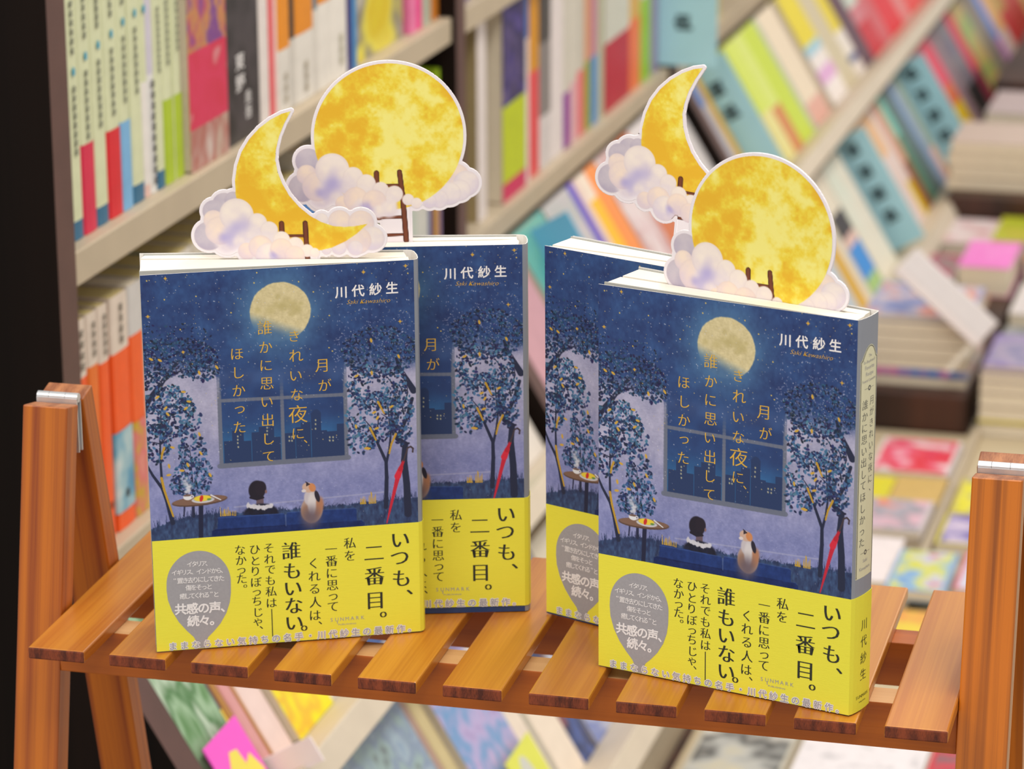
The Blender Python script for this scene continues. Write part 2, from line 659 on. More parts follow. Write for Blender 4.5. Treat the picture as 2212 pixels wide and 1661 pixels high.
    # grass tufts
    for _ in range(260):
        u = R.choice([R.uniform(2, 34), R.uniform(50, 100), R.uniform(98, W)])
        i = int(np.clip(u / .25, 0, cv.nx - 1))
        v = gtop[0, i] + R.uniform(.2, 2.2)
        L = R.uniform(1.2, 4.2) if (u < 34 or u > 112) else R.uniform(.6, 1.6)
        cv.line([(u, v), (u + R.uniform(-.8, .8), v - L)], .35, .1, (44, 58, 96), .15)
    for u0, n_, L0 in [((36.15, 118.57)[0], 7, 5.4), ((39.64, 119.51)[0], 4, 4.2), ((102.26, 118.77)[0], 4, 3.4), ((106.8, 119.11)[0], 5, 5.4)]:
        for k in range(n_):
            u = u0 + (k - n_ / 2) * .75
            v = (72.39, 121.3)[1] - (1.5 if u > 90 else -1.0)
            cv.line([(u, v), (u + R.uniform(-.5, .3), v - L0 * R.uniform(.6, 1.1))], .62, .25, (196, 160, 58), .12)

    def leaves(poly_c, n, size, cols, spread=None, seed=0):
        Q = np.random.RandomState(seed)
        (cu, cvv), (ru, rv) = poly_c
        for _ in range(n):
            t, r = Q.uniform(0, 2 * math.pi), math.sqrt(Q.uniform(0, 1))
            r = r ** .8
            u, v = cu + ru * r * math.cos(t), cvv + rv * r * math.sin(t)
            if not (-1 < u < W + 1):
                continue
            c = np.array(cols[Q.randint(len(cols))]) + Q.uniform(-9, 9, 3)
            s_ = size * Q.uniform(.6, 1.25)
            cv.ell((u, v), s_ * .95, s_ * .58, c, ang=Q.uniform(0, math.pi), soft=.25)
    dk = (38, 44, 70)
    blue = [(42, 56, 98), (52, 82, 126), (66, 104, 146), (78, 118, 158), (34, 40, 70), (40, 50, 84)]
    deep = [(36, 46, 84), (44, 68, 110), (32, 38, 66), (52, 82, 126)]

    def mmr(x, y, rx, ry):
        return (C1(x, y), (rx * .0636, ry * .0667))
    # left tree: bough and crown
    cv.line([(-2.15, 68.31), (1.29, 61.28), (7.26, 53.79), (11.26, 48.14), (16.51, 42.58)], 3.4, 1.4, dk, .4)
    cv.line([(8.25, 52.54), (13.11, 48.92), (20.76, 46.14)], 1.4, .5, dk, .3)
    leaves(mmr(330, 880, 340, 150), 640, .85, deep, seed=1)
    leaves(mmr(160, 1000, 110, 120), 90, .95, deep, seed=2)
    leaves(mmr(560, 960, 130, 90), 110, .9, deep, seed=3)
    leaves(mmr(300, 740, 330, 120), 150, .6, deep, seed=4)
    # slim tree on the left with a gold edge
    cv.line([(-1.83, 90.27), (1.94, 98.22), (6.09, 104.89), (8.06, 111.08), (10.45, 122.71)], .9, 2.2, dk, .3)
    cv.line([(6.98, 68.28), (6.11, 81.48), (5.78, 89.48), (6.18, 102.88)], .7, 1.2, dk, .3)
    for x, y in [(360, 1200), (160, 1500), (330, 1420), (430, 1420)]:
        cv.line([(6.37, 82.83), C1(x, y)], .7, .25, dk, .25)
    leaves(mmr(300, 1280, 200, 200), 270, .9, blue, seed=5)
    leaves(mmr(400, 1330, 150, 130), 100, 1.0, blue, seed=6)
    leaves(mmr(210, 1500, 110, 170), 110, 1.0, blue, seed=7)
    leaves(mmr(300, 1200, 130, 110), 80, 1.0, blue, seed=15)
    # shrub behind the table
    for x, y in [(400, 150), (560, 120), (470, 40), (350, 300), (590, 260)]:
        cv.line([(20.44, 120.09), (20.66, 105.96), C2(x, y)], 1.3, .3, dk, .25)
    leaves(((21.04, 87.91), (6.8, 9.0)), 100, 1.0, blue, seed=8)
    leaves(((21.21, 99.96), (9.5, 9.5)), 220, .85, blue, seed=9)
    leaves(((14.69, 104.18), (5.0, 5.0)), 60, .95, blue, seed=10)
    # right trees
    cv.line([(127.39, 64.52), (124.26, 58.97), (121.15, 53.43), (119.32, 47.99)], 3.2, 1.2, dk, .4)
    cv.line([(123.61, 126.51), (123.24, 111.48), (122.18, 99.18), (122.99, 91.13), (119.16, 88.12), (124.59, 75.72), (126.67, 68.48)], 3.6, 1.6, dk, .4)
    cv.line([(112.92, 122.29), (113.56, 107.37), (113.41, 99.23), (110.02, 90.89), (108.18, 86.67), (105.7, 81.79)], 2.2, .7, dk, .3)
    cv.line([(113.38, 100.58), (115.16, 93.27), (115.96, 85.87), (114.95, 72.37), (112.51, 65.52)], 1.4, .4, dk, .3)
    cv.line([(119.16, 88.12), (116.17, 75.81), (119.0, 63.95)], 1.4, .4, dk, .3)
    for a_, b_ in [((2070, 1300), (2010, 1150)), ((2040, 1400), (1900, 1300)), ((1950, 1450), (2040, 1300)), ((1860, 1470), (1760, 1330)), ((1920, 1250), (1830, 1180)), ((2000, 1120), (1930, 1010)), ((1930, 1500), (1990, 1380)), ((1860, 1440), (1870, 1300)), ((2080, 1200), (2090, 1080))]:
        cv.line([C1(*a_), C1((a_[0] + b_[0]) / 2 + 12, (a_[1] + b_[1]) / 2), C1(*b_)], .9, .3, dk, .25)
    leaves(mmr(1880, 830, 290, 190), 560, .85, deep, seed=11)
    leaves(mmr(1860, 1080, 230, 180), 360, .9, blue, seed=12)
    leaves(mmr(1830, 1330, 200, 190), 270, .92, blue, seed=13)
    leaves(mmr(2060, 1330, 90, 220), 170, .95, blue, seed=14)
    leaves(mmr(1750, 1500, 110, 110), 60, 1.0, blue, seed=16)
    cv.line([(123.61, 126.51), (123.24, 111.48), (122.18, 99.18), (122.64, 92.46)], 3.4, 2.6, dk, .4)
    # gaps of light in the crowns, star dust
    for _ in range(900):
        u, v = R.uniform(0, W), R.uniform(0, 96)
        if 33 < u < 98 and v > 55 and R.rand() < .5:
            continue
        br = R.uniform(.35, .95)
        cv.ell((u, v), *([R.uniform(.10, .24)] * 2), (214, 214, 226) if R.rand() < .7 else (222, 196, 120), soft=.6, alpha=br)
    for _ in range(620):
        side = R.rand() < .5
        u, v = (R.uniform(0, 38) if side else R.uniform(90, W)), R.normal(46 if side else 41, 9)
        cv.ell((u, v), R.uniform(.18, .6), R.uniform(.10, .26), (166, 168, 200), ang=R.uniform(0, 3), soft=.5, alpha=.55)
    for _ in range(70):
        u, v = C2(R.uniform(400, 2000), R.uniform(200, 560))
        cv.ell((u, v), .16, .16, (200, 202, 224), soft=.6, alpha=.6)
    gold = (206, 164, 66)

    def star(c, r):
        for k in range(8):
            t = k * math.pi / 4
            L = r if k % 2 == 0 else r * .55
            cv.line([c, (c[0] + L * math.cos(t), c[1] + L * math.sin(t))], .55 * r, .05, gold, .12)
    for x, y, r in [(288, 290, 1.1), (1752, 237, 1.2), (2067, 190, 1.2), (158, 570, 1.15), (2032, 603, 1.15), (415, 832, 1.1)]:
        star(C1(x, y), r)
    for x, y in [(152, 308), (940, 320), (512, 420), (770, 540), (960, 245), (1500, 560), (2085, 245), (1525, 825), (1500, 800), (1380, 385), (280, 445), (395, 665), (1270, 310)]:
        cv.ell(C1(x, y), .33, .33, (222, 194, 96), soft=.4)
    # gold leaves
    for x, y, a in [(178, 885, .6), (243, 893, .6), (533, 985, 1.3), (663, 945, 1.0), (1815, 745, 1.4), (2025, 865, 1.2), (1708, 1012, -.5), (1823, 990, 1.5), (415, 1128, .1), (222, 1168, -.6),
                    (282, 1250, -.8), (455, 1200, .2), (432, 1252, -.6), (298, 1295, .9), (532, 1447, 1.3), (330, 1545, .3), (542, 1590, 1.0), (1870, 1330, -1.0), (1845, 1288, -.4), (1975, 1245, -.5),
                    (1708, 1395, 1.4), (1865, 1410, -.3), (1788, 1560, -.2)]:
        cv.ell(C1(x, y), 1.15, .55, gold, ang=a, soft=.2)
    for x, y, a in [(318, 175, 1.4), (412, 207, .1), (315, 240, -.1), (455, 165, 1.2), (618, 238, 1.1), (1788, 40, -.1)]:
        cv.ell(C2(x, y), 1.2, .58, gold, ang=a, soft=.2)
    for pts, w in [([(110.18, 69.03), (111.6, 72.14), (112.96, 74.91)], 1.1), ([(106.02, 81.81), (107.56, 85.28), (108.79, 88.06)], 1.1), ([(118.43, 85.71), (116.19, 90.6), (115.12, 95.25)], 1.1),
                   ([(7.86, 84.97), (6.81, 87.56), (6.38, 90.19)], 1.2), ([(5.99, 99.85), (7.01, 105.63), (8.67, 111.79), (10.78, 119.36)], 1.25)]:
        cv.line(pts, w, w * .7, (190, 150, 52), .2)
    # table, cup, omelette
    cv.line([(24.19, 113.63), (23.45, 133.19)], 2.2, 2.2, (34, 38, 66), .3)
    for x in (430, 490):
        cv.line([C2(x, 450), C2(x - 5, 540)], .9, .7, (44, 48, 80), .3)
    tc = (23.59, 112.57)
    cv.ell(tc, 13.2, 2.5, (92, 70, 62), ang=-.05, soft=.04)
    cv.ell((tc[0], tc[1] - .35), 12.9, 2.1, (128, 98, 84), ang=-.05, soft=.05)
    cv.ell((25.2, 112.15), 5.4, 1.55, (206, 206, 214), soft=.1)
    cv.ell((25.22, 111.82), 4.7, 1.2, (170, 174, 190), soft=.1)
    cv.ell((24.98, 111.33), 4.1, 1.5, (232, 206, 66), ang=-.03, soft=.12)
    cv.ell((24.47, 111.42), .85, 1.6, (204, 50, 48), ang=.25, soft=.2)
    cv.ell((28.08, 112.03), 1.0, .5, (96, 140, 70), soft=.3)
    cv.line([(29.11, 110.08), (33.61, 112.71)], .8, .5, (214, 214, 222), .15)
    cv.ell((18.08, 110.27), 2.2, 1.5, (226, 226, 232), soft=.1)
    cv.ell((18.11, 109.4), 2.2, .55, (120, 96, 88), soft=.15)
    cv.ell((20.05, 110.15), .9, .8, (226, 226, 232), soft=.25)
    cv.ell((20.05, 110.15), .45, .4, (128, 118, 150), soft=.25)
    for _ in range(90):
        t = R.rand()
        u, v = C2(445 + R.normal(0, 10 + 14 * t) + 14 * math.sin(t * 5), 370 - 115 * t)
        cv.ell((u, v), R.uniform(.35, .8), R.uniform(.35, .7), (214, 214, 226), soft=.8, alpha=.35 * (1.1 - t * .5))
    # girl seen from behind
    for x in (1010,):
        cv.line([(52.36, 113.02), (52.21, 117.75)], 3.3, 3.6, (104, 86, 98), .3)
    cv.ell((52.54, 121.5), 8.5, 5.4, (30, 32, 52), soft=.12)
    for _ in range(150):
        t = R.uniform(-1, 1)
        cv.ell(C2(985 + 92 * t, 470 + 16 * (1 - t * t) - 10 + R.normal(0, 5)), .7, .5, (206, 204, 214), ang=R.uniform(0, 3), soft=.4, alpha=.8)
    cv.ell((51.01, 109.21), 4.0, 4.9, (36, 32, 46), soft=.08)
    cv.ell((52.84, 108.33), 2.7, 3.6, (40, 34, 48), soft=.12)
    cv.ell((55.34, 110.2), .5, .9, (134, 104, 104), soft=.3)
    cv.line([(47.88, 112.69), (50.74, 113.71), (53.97, 113.14)], 1.2, 1.0, (36, 32, 46), .3)
    # sofa
    navy = (32, 56, 118)
    cv.poly([(31.99, 121.98), (33.18, 121.05), (63.34, 121.97), (64.08, 123.05), (64.06, 130.19), (63.78, 132.89), (31.19, 131.75)], navy)
    cv.poly([(64.59, 123.09), (65.28, 121.58), (97.64, 121.83), (98.66, 122.59), (98.53, 128.04), (101.38, 128.25), (101.21, 135.76), (64.02, 133.59)], navy)
    cv.poly([(28.95, 128.19), (31.03, 127.39), (100.73, 128.34), (102.34, 129.35), (102.12, 138.58), (28.73, 134.28)], (24, 42, 96))
    cv.line([(32.0, 121.78), (47.9, 121.89), (63.47, 121.98)], .5, .5, (58, 84, 148), .4, .7)
    cv.line([(65.28, 121.58), (82.08, 121.62), (98.03, 121.86)], .5, .5, (58, 84, 148), .4, .7)
    cv.line([(29.72, 128.11), (64.19, 128.02)], .5, .5, (18, 32, 78), .5, .7)
    cv.line([(64.35, 122.73), (64.44, 128.17)], .7, .6, (84, 104, 160), .3, .7)
    sl = cv.win(*(29.37, 116.71), *(102.09, 139.95))
    cv.A[sl] += (n2[sl][..., None] - .5) * np.array([14, 20, 34.])
    # cat seen from behind
    cv.ell((77.05, 120.97), 5.2, 6.8, (176, 150, 140), soft=.08)
    cv.ell((80.19, 119.84), 2.4, 5.0, (176, 124, 96), ang=.2, soft=.3)
    cv.ell((74.3, 122.12), 2.4, 3.6, (164, 126, 104), soft=.4)
    cv.ell((76.45, 114.81), 3.0, 4.2, (198, 190, 198), soft=.15)
    cv.ell((77.13, 118.26), 2.0, 5.6, (214, 208, 212), soft=.3)
    cv.ell((79.82, 114.39), 1.1, 3.0, (44, 40, 56), ang=-.25, soft=.15)
    cv.ell((76.49, 125.0), 4.2, 5.0, (106, 92, 104), soft=.8, alpha=.9)
    cv.ell((75.63, 109.67), 3.0, 2.5, (204, 172, 156), ang=.4, soft=.1)
    cv.ell((77.56, 109.81), 1.6, 2.2, (206, 136, 88), ang=-.3, soft=.2)
    cv.poly([(74.43, 106.34), (76.77, 108.07), (74.67, 109.13)], (60, 50, 60))
    cv.poly([(76.96, 108.08), (78.85, 109.91), (78.15, 111.55)], (206, 140, 96))
    cv.ell((73.45, 111.2), 1.1, .8, (220, 210, 212), soft=.2)
    # umbrella
    cv.line([(113.2, 130.52), (115.2, 122.46), (118.04, 111.1), (119.45, 105.77)], .5, 2.6, (196, 40, 62), .2)
    cv.line([(118.9, 107.08), (120.48, 103.13)], 3.2, 2.3, (212, 44, 66), .3)
    cv.line([(120.14, 103.78), (121.91, 99.5)], 2.0, 1.2, (186, 36, 56), .2)
    cv.line([(121.91, 99.5), (123.43, 95.21), (123.92, 93.22), (125.43, 92.52), (126.58, 93.55), (126.42, 95.29)], .8, .9, (70, 58, 66), .2)
    return cv


ART = paint_cover()
m_art = attr_mat('jacket_ink', 0.5)
m_paper = M('F3ECE0', 0.8, 0.02, 400)
m_sheet = M('F2EEEA', 0.55, 0.01)
m_navy = M((38, 62, 110), 0.5, 0.12, 120)
m_grey = M((143, 147, 158), 0.5, 0.02)
m_board = M((176, 176, 172), 0.8, 0.05)
m_cream = M((222, 218, 184), 0.5, 0.02)
m_ink = M((38, 42, 34), 0.5, 0.02)
m_spineink = M((58, 60, 70), 0.5, 0.02)
m_white = M((238, 234, 236), 0.5, 0.01)
m_silver = M((160, 158, 164), 0.42, 0.04, 900)
m_gold = M((220, 174, 62), 0.35, 0.05, 300)
m_band = M((236, 228, 66), 0.6, 0.02, 900, bump=0.2, stretch=(0.3, 1, 5))
m_smallgold = m_gold


def cover3(eps):
    return lambda u, v, lift=0.0: np.stack([u / 1000, np.full_like(u, -eps) - lift, (H - v) / 1000], -1)


def band_profile(prof, off):
    """push a (u,d) outline outward"""
    P = [Vector((p[0], p[1])) for p in prof]
    out = []
    for i, p in enumerate(P):
        a = (P[i] - P[i - 1]).normalized() if i > 0 else None
        b = (P[i + 1] - P[i]).normalized() if i < len(P) - 1 else None
        t = (a + b).normalized() if a and b else (a or b)
        nrm = Vector((t[1], -t[0]))
        out.append((p[0] + nrm[0] * off, p[1] + nrm[1] * off))
    return out


def sheet(mb, prof, z0, z1, off0, off1, m_out, m_in, m_edge, skip=()):
    """bent sheet: outline extruded in height, between two offsets"""
    A, B = band_profile(prof, off1), band_profile(prof, off0)
    k = len(prof)
    P3 = lambda p, z: (p[0] / 1000, p[1] / 1000, z / 1000)
    for i in range(k - 1):
        if i not in skip:
            mb.face([P3(A[i], z0), P3(A[i + 1], z0), P3(A[i + 1], z1), P3(A[i], z1)], m_out[i] if isinstance(m_out, list) else m_out)
        mb.face([P3(B[i + 1], z0), P3(B[i], z0), P3(B[i], z1), P3(B[i + 1], z1)], m_in)
        for z, f in ((z1, 1), (z0, -1)):
            q = [P3(A[i], z), P3(A[i + 1], z), P3(B[i + 1], z), P3(B[i], z)]
            mb.face(q if f > 0 else q[::-1], m_edge)
    for i in (0, k - 1):
        mb.face([P3(A[i], z0), P3(A[i], z1), P3(B[i], z1), P3(B[i], z0)], m_edge)


_shared = {}


def share(key, make, name, parent):
    """the same print is on every copy of the novel: build the mesh once, then reuse it"""
    if key in _shared:
        o = bpy.data.objects.new(name, _shared[key])
        COL.objects.link(o)
        o.parent = parent
        return o
    o = make()
    _shared[key] = o.data
    return o


TITLE = [('月が', [(84.04, 48.99), (84.86, 58.99)], [7.4, 6.8]),
         ('きれいな夜に、', [(70.98, 33.77), (71.58, 43.42), (71.17, 53.17), (71.4, 62.73), (71.75, 72.41), (71.47, 82.08), (75.0, 86.35)], [6.4, 7.2, 6.8, 6.8, 9.6, 6.8, 6]),
         ('誰かに思い出して', [(57.19, 28.83), (57.33, 38.35), (57.24, 47.23), (57.39, 56.16), (57.1, 65.28), (57.26, 74.41), (57.15, 83.75), (57.19, 92.46)], [7.4, 6.8, 6.8, 7.0, 6.6, 7.0, 6.8, 6.6]),
         ('ほしかった', [(43.65, 40.74), (43.97, 49.98), (43.97, 58.89), (44.12, 67.52), (43.79, 77.0)], [6.8, 6.8, 6.8, 6.8, 6.8])]


def title_text(parent):
    t = Text()
    for txt, cs, sz in TITLE:
        for ch, c, s_ in zip(txt, cs, sz):
            t.char(ch, c, s_, offset=-0.010, smear=0.008)
    return t.build('title_lettering', cover3(0.00008), m_gold, parent)


def romaji_text(parent):
    t = Text()
    t.latin('Saki Kawashiro', (96.3, 19.03), (117.03, 19.26), 3.0, shear=0.35, offset=-0.012)
    return t.build('author_script', cover3(0.00008), m_gold, parent)


def author_text(parent):
    t = Text()
    for ch, c in zip('川代紗生', [(93.89, 13.71), (101.84, 13.48), (110.13, 13.27), (117.99, 13.09)]):
        t.char(ch, c, 6.2, bold=0.020)
    return t.build('author_lettering', cover3(0.00008), m_white, parent)


BAND_EPS = 0.00034


def band_front_text(parent):
    t = Text()
    BIG = dict(offset=-0.012, smear=0.030)
    SML = dict(offset=-0.012, smear=0.020)
    t.column('いつも、', [(119.43, 139.36), (119.05, 148.49), (119.69, 159.24), (123.62, 166.84)], 10.0, **BIG)
    t.column('二番目。', [(106.54, 145.1), (106.6, 157.17), (106.65, 169.64), (110.43, 177.45)], 10.2, **BIG)
    t.column('私を', [(94.94, 139.26), (94.78, 145.69)], 6.2, **SML)
    t.column('一番に思って', [(85.76, 141.63), (85.8, 147.74), (85.77, 153.93), (85.93, 160.15), (86.12, 165.55), (85.97, 171.22)], 6.2, **SML)
    t.column('くれる人は、', [(77.13, 148.3), (77.28, 154.84), (77.22, 161.38), (77.42, 168.31), (77.04, 175.06), (79.54, 179.23)], 6.2, **SML)
    t.column('誰もいない。', [(66.51, 140.96), (66.66, 151.25), (66.72, 160.2), (66.91, 169.18), (66.84, 178.04), (71.64, 181.35)], 9.6, **BIG)
    t.column('それでも私は', [(55.72, 138.75), (55.93, 144.37), (56.02, 149.72), (55.97, 155.35), (56.18, 161.07), (56.12, 166.93)], 5.7, **SML)
    t.rect((56.15, 170.17), (56.22, 184.45), .45)
    t.column('ひとりぼっちじゃ、', [(48.94, 138.91), (49.07, 144.72), (48.9, 150.05), (49.03, 155.69), (49.2, 160.51), (49.16, 165.46), (49.49, 171.22), (49.34, 175.84), (50.85, 179.29)], 5.7, **SML)
    t.column('なかった。', [(41.86, 138.7), (42.13, 143.98), (42.17, 148.63), (42.2, 153.43), (43.81, 157.33)], 5.7, **SML)
    return t.build('band_lettering', cover3(BAND_EPS + .00006), m_ink, parent)


def balloon_print(parent):
    t = Text()
    c = (21.56, 154.18)
    pts = []
    rx, ry = 15.4, 16.6
    for k in range(41):
        a = math.pi + math.pi * k / 40
        pts.append((c[0] + rx * math.cos(a), c[1] + ry * math.sin(a)))
    right = [(36.8, 160.2), (36.11, 164.96), (34.31, 170.32), (31.21, 175.59), (27.84, 179.45), (25.16, 182.0), (24.32, 183.66), (24.1, 186.06), (24.09, 189.94)]
    left = [(19.37, 189.68), (19.39, 185.81), (19.15, 183.57), (18.08, 181.41), (14.98, 178.04), (11.31, 173.26), (8.32, 167.51), (6.51, 161.53), (6.08, 156.36)]
    pts += right + left
    t.shape([(u, min(v, 187.5)) for u, v in pts])
    return t.build('balloon_print', cover3(BAND_EPS + .00005), m_silver, parent)


def publisher_logo(parent):
    t = Text()
    t.run('SUNMARK', (85.12, 178.44), (100.34, 178.37), 2.7)
    t.rect((87.86, 179.01), (87.89, 180.4), .35)
    t.latin('PUBLISHING', (88.33, 181.0), (97.0, 181.02), 1.1)
    return t.build('publisher_logo', cover3(BAND_EPS + .00006), m_silver, parent)


def band_white_text(parent):
    t = Text()
    G = dict(bold=0.012)
    t.run('イタリア、', (17.59, 143.96), (26.56, 144.19), 3.0, **G)
    t.run('イギリス、インドから、', (10.08, 147.8), (33.8, 148.31), 3.0, **G)
    t.run('“置き去りにしてきた', (10.23, 152.04), (32.5, 152.31), 3.2, **G)
    t.run('傷をそっと', (16.61, 155.97), (26.63, 156.16), 3.1, **G)
    t.run('癒してくれる”と', (13.63, 160.12), (29.7, 160.31), 3.2, **G)
    B = dict(bold=0.030)
    t.run('共感の声、', (12.41, 166.6), (34.43, 167.02), 6.0, **B)
    t.run('続々。', (18.2, 173.13), (29.03, 173.34), 6.0, **B)
    return t.build('review_lettering', cover3(BAND_EPS + .00018), m_white, parent)


def band_outline_text(parent):
    t = Text()
    t.run('ままならない気持ちの名手・川代紗生の最新作。', (7.92, 185.4), (124.45, 185.52), 4.3, bold=0.085)
    return t.build('slogan_outline', cover3(BAND_EPS + .00009), m_white, parent)


def slogan_over(parent):
    t = Text()
    t.run('ままならない気持ちの名手・川代紗生の最新作。', (7.92, 185.4), (124.45, 185.52), 4.3, bold=0.012)
    return t.build('slogan_lettering', cover3(BAND_EPS + .00015), m_silver, parent)


def make_novel(name, label, mw, fl, bl, spine, band_low, tilt_u=(0.6, 3.5), slit=(12.0, 0.0), spine_print=False):
    """fl / bl: depth of the first and last page at the open edge; spine: outline of the rounded back"""
    root = thing(name, label, 'book', mw, 'copies of the blue novel on the wooden stand')
    Dp = spine[-1][1]
    # pages
    o_, an_ = slit
    cardd = lambda u: o_ + math.tan(an_) * u
    fd = lambda u: fl + (1.3 - fl) * (u - tilt_u[0]) / (126.6 - tilt_u[0])
    bd_ = lambda u: bl + (Dp - 1.0 - bl) * (u - tilt_u[1]) / (126.6 - tilt_u[1])
    ug = 118.0
    lo = lambda u: max(fd(u) + .4, min(cardd(u) - .5, bd_(u) - 2.2))
    hi = lambda u: lo(u) + 2.1
    um = (tilt_u[0] + tilt_u[1]) / 2
    us = [um, 40.0, 80.0, ug]
    P = lambda q: [(a / 1e3, b / 1e3) for a, b in q]
    mb = MB()
    mb.prism(P([(tilt_u[0], fl), (126.6, 1.3), (127.3, 9), (126.6, lo(ug) + 1.0), (ug, lo(ug))] + [(u, lo(u)) for u in us[:-1][::-1]]), 2, 0.0012, (H - 0.8) / 1e3, m_paper)
    mb.build('front_pages', root)
    mb = MB()
    mb.prism(P([(u, hi(u)) for u in us] + [(126.6, lo(ug) + 1.1), (126.6, Dp - 1.0), (tilt_u[1], bl)]), 2, 0.0012, (H - 0.8) / 1e3, m_paper)
    mb.build('back_pages', root)
    for nm, d0, d1, s in (('front_board', fl, 0.9, -1), ('back_board', bl, Dp - .6, 1)):
        mb = MB()
        u0 = tilt_u[0] - .2 if s < 0 else tilt_u[1] - .4
        a, b = (d0 + s * .2) / 1e3, (d0 + s * 1.0) / 1e3
        c, d = d1 / 1e3, (d1 + s * .5) / 1e3
        mb.prism([(u0 / 1e3, min(a, b)), (.1264, min(c, d)), (.1264, max(c, d)), (u0 / 1e3, max(a, b))], 2, 0.0005, (H - .2) / 1e3, m_board)
        mb.build(nm, root)
    # jacket
    prof = [(0, 0), (W, 0)] + spine + [(1.0 if bl < 30 else 3.0, bl + 1.6)]
    k = len(prof) - 1
    outs = [m_navy] + [m_grey] * (k - 2) + [m_navy]
    mb = MB()
    sheet(mb, prof, 0, H, -0.35, 0.0, outs, m_sheet, m_sheet, skip=(0,))
    P3 = lambda u, v: (u / 1e3, 0, (H - v) / 1e3)
    mb.face([P3(0, H), P3(W, H), P3(W, ART_V), P3(0, ART_V)], m_navy)
    # flap folded in behind the front cover
    mb.face([(0, .0006, 0.0005), (.075, .0009, .0005), (.075, .0009, H / 1e3 - .0003), (0, .0006, H / 1e3 - .0003)], m_sheet)
    jk = mb.build('dust_jacket', root, fix=False)
    share('art', lambda: grid_mesh('front_illustration', ART, cover3(0.0), None, jk, m_art), 'front_illustration', jk)
    share('title', lambda: title_text(jk), 'title_lettering', jk)
    share('author', lambda: author_text(jk), 'author_lettering', jk)
    share('romaji', lambda: romaji_text(jk), 'author_script', jk)
    # paper band
    mb = MB()
    top = H - 131.2
    sheet(mb, [(0.15, 0), (W, 0)] + spine + [(2.0 if bl < 30 else 4.0, bl + 1.6)], 0.3, top, 0.12, BAND_EPS * 1e3, m_band, m_sheet, m_band)
    bd = mb.build('paper_band', root, fix=False)
    bd.location.z = band_low / 1e3
    for key, fn in (('band_lettering', band_front_text), ('balloon_print', balloon_print), ('publisher_logo', publisher_logo), ('slogan_outline', band_outline_text), ('slogan_lettering', slogan_over), ('review_lettering', band_white_text)):
        share(key, lambda: fn(bd), key, bd)
    if spine_print:
        arc = [(W, 0.0)] + spine
        L = [0.0]
        for a, b in zip(arc, arc[1:]):
            L.append(L[-1] + math.hypot(b[0] - a[0], b[1] - a[1]))
        au, ad = np.array([p[0] for p in arc]), np.array([p[1] for p in arc])

        def on_spine(eps):
            pr = band_profile(arc, eps * 1e3)
            pu, pd = np.array([p[0] for p in pr]), np.array([p[1] for p in pr])
            return lambda s_, v, lift=0.0: np.stack([np.interp(s_, L, pu) / 1e3 + lift, np.interp(s_, L, pd) / 1e3, (H - v) / 1e3], -1)

        def plate(inset):
            a, b, c = 2.2 + inset, 17.4 - inset, 9.8
            p = [(a, 122.6 - inset), (b, 122.6 - inset), (b, 20.0 + inset * .4)]
            arch = [(16.2, 19.0), (14.8, 16.6), (13.2, 14.6), (11.5, 13.4), (9.8, 13.0), (8.1, 13.4), (6.4, 14.6), (4.8, 16.6), (3.4, 19.0)]
            p += [(9.8 + (x - 9.8) * (1 - inset / 8), y + inset) for x, y in arch]
            p += [(a, 20.0 + inset * .4)]
            return p

        def ring(t, i0, i1):
            A_, B_ = plate(i0), plate(i1)
            n = len(A_)
            for i in range(n):
                j = (i + 1) % n
                t.shape([A_[i], A_[j], B_[j], B_[i]])
        t = Text()
        # strips so that the label follows the bend
        P = plate(0)
        for k_ in range(30):
            s0, s1 = 2.2 + 15.2 * k_ / 30, 2.2 + 15.2 * (k_ + 1) / 30
            xs = [p[0] for p in P[2:]][::-1]
            ys = [p[1] for p in P[2:]][::-1]
            t.shape([(s0, 122.6), (s1, 122.6), (s1, float(np.interp(s1, xs, ys))), (s0, float(np.interp(s0, xs, ys)))])
        o = t.build('spine_label', on_spine(.00004), m_cream, jk)
        t = Text()
        ring(t, .35, .75)
        MN = dict(offset=-0.014, smear=0.012)
        t.run('誰かに思い出してほしかった', (6.4, 40.5), (6.4, 105.5), 5.0, **MN)
        t.run('月がきれいな夜に、', (12.6, 39.5), (12.6, 82.0), 4.6, **MN)
        for v in (33.2, 111.0):
            t.rect((5.6, v), (8.4, v), .14)
            t.rect((11.2, v), (14.0, v), .14)
            q = [(9.8 + .95 * math.cos(2 * math.pi * k_ / 16), v + .95 * math.sin(2 * math.pi * k_ / 16)) for k_ in range(17)]
            for a, b in zip(q, q[1:]):
                t.rect(a, b, .55)
        t.build('spine_lettering', on_spine(.00009), m_spineink, jk)
        t = Text()
        for w_, v, x0, x1, sz in [('Saki', 115.0, 7.8, 11.8, 2.3), ('Kawashiro', 118.6, 5.0, 14.6, 2.3)]:
            t.latin(w_, (x0, v), (x1, v), sz)
        t.build('spine_author_lettering', on_spine(.00009), m_silver, jk)
        t = Text()
        for w_, v, x0, x1, sz in [('The', 18.2, 8.4, 11.2, 1.9), ("Ex-Boyfriend's", 20.8, 4.6, 15.0, 1.9), ('Favorite', 23.6, 5.6, 14.0, 2.6), ('Recipe', 26.6, 6.4, 13.2, 2.6), ('Funeral Committee', 29.6, 3.8, 15.8, 1.8)]:
            t.latin(w_, (x0, v), (x1, v), sz)
        t.build('spine_subtitle_lettering', on_spine(.00009), m_silver, jk)
        t = Text()
        t.run('川代紗生', (10.2, 146.0), (10.2, 170.5), 6.0, offset=-0.008, smear=0.008)
        t.run('SUNMARK', (5.0, 181.0), (15.0, 181.05), 2.2)
        t.latin('PUBLISHING', (7.0, 183.6), (13.0, 183.6), .9)
        t.build('band_spine_lettering', on_spine(BAND_EPS + .00008), m_ink, bd)
    return root


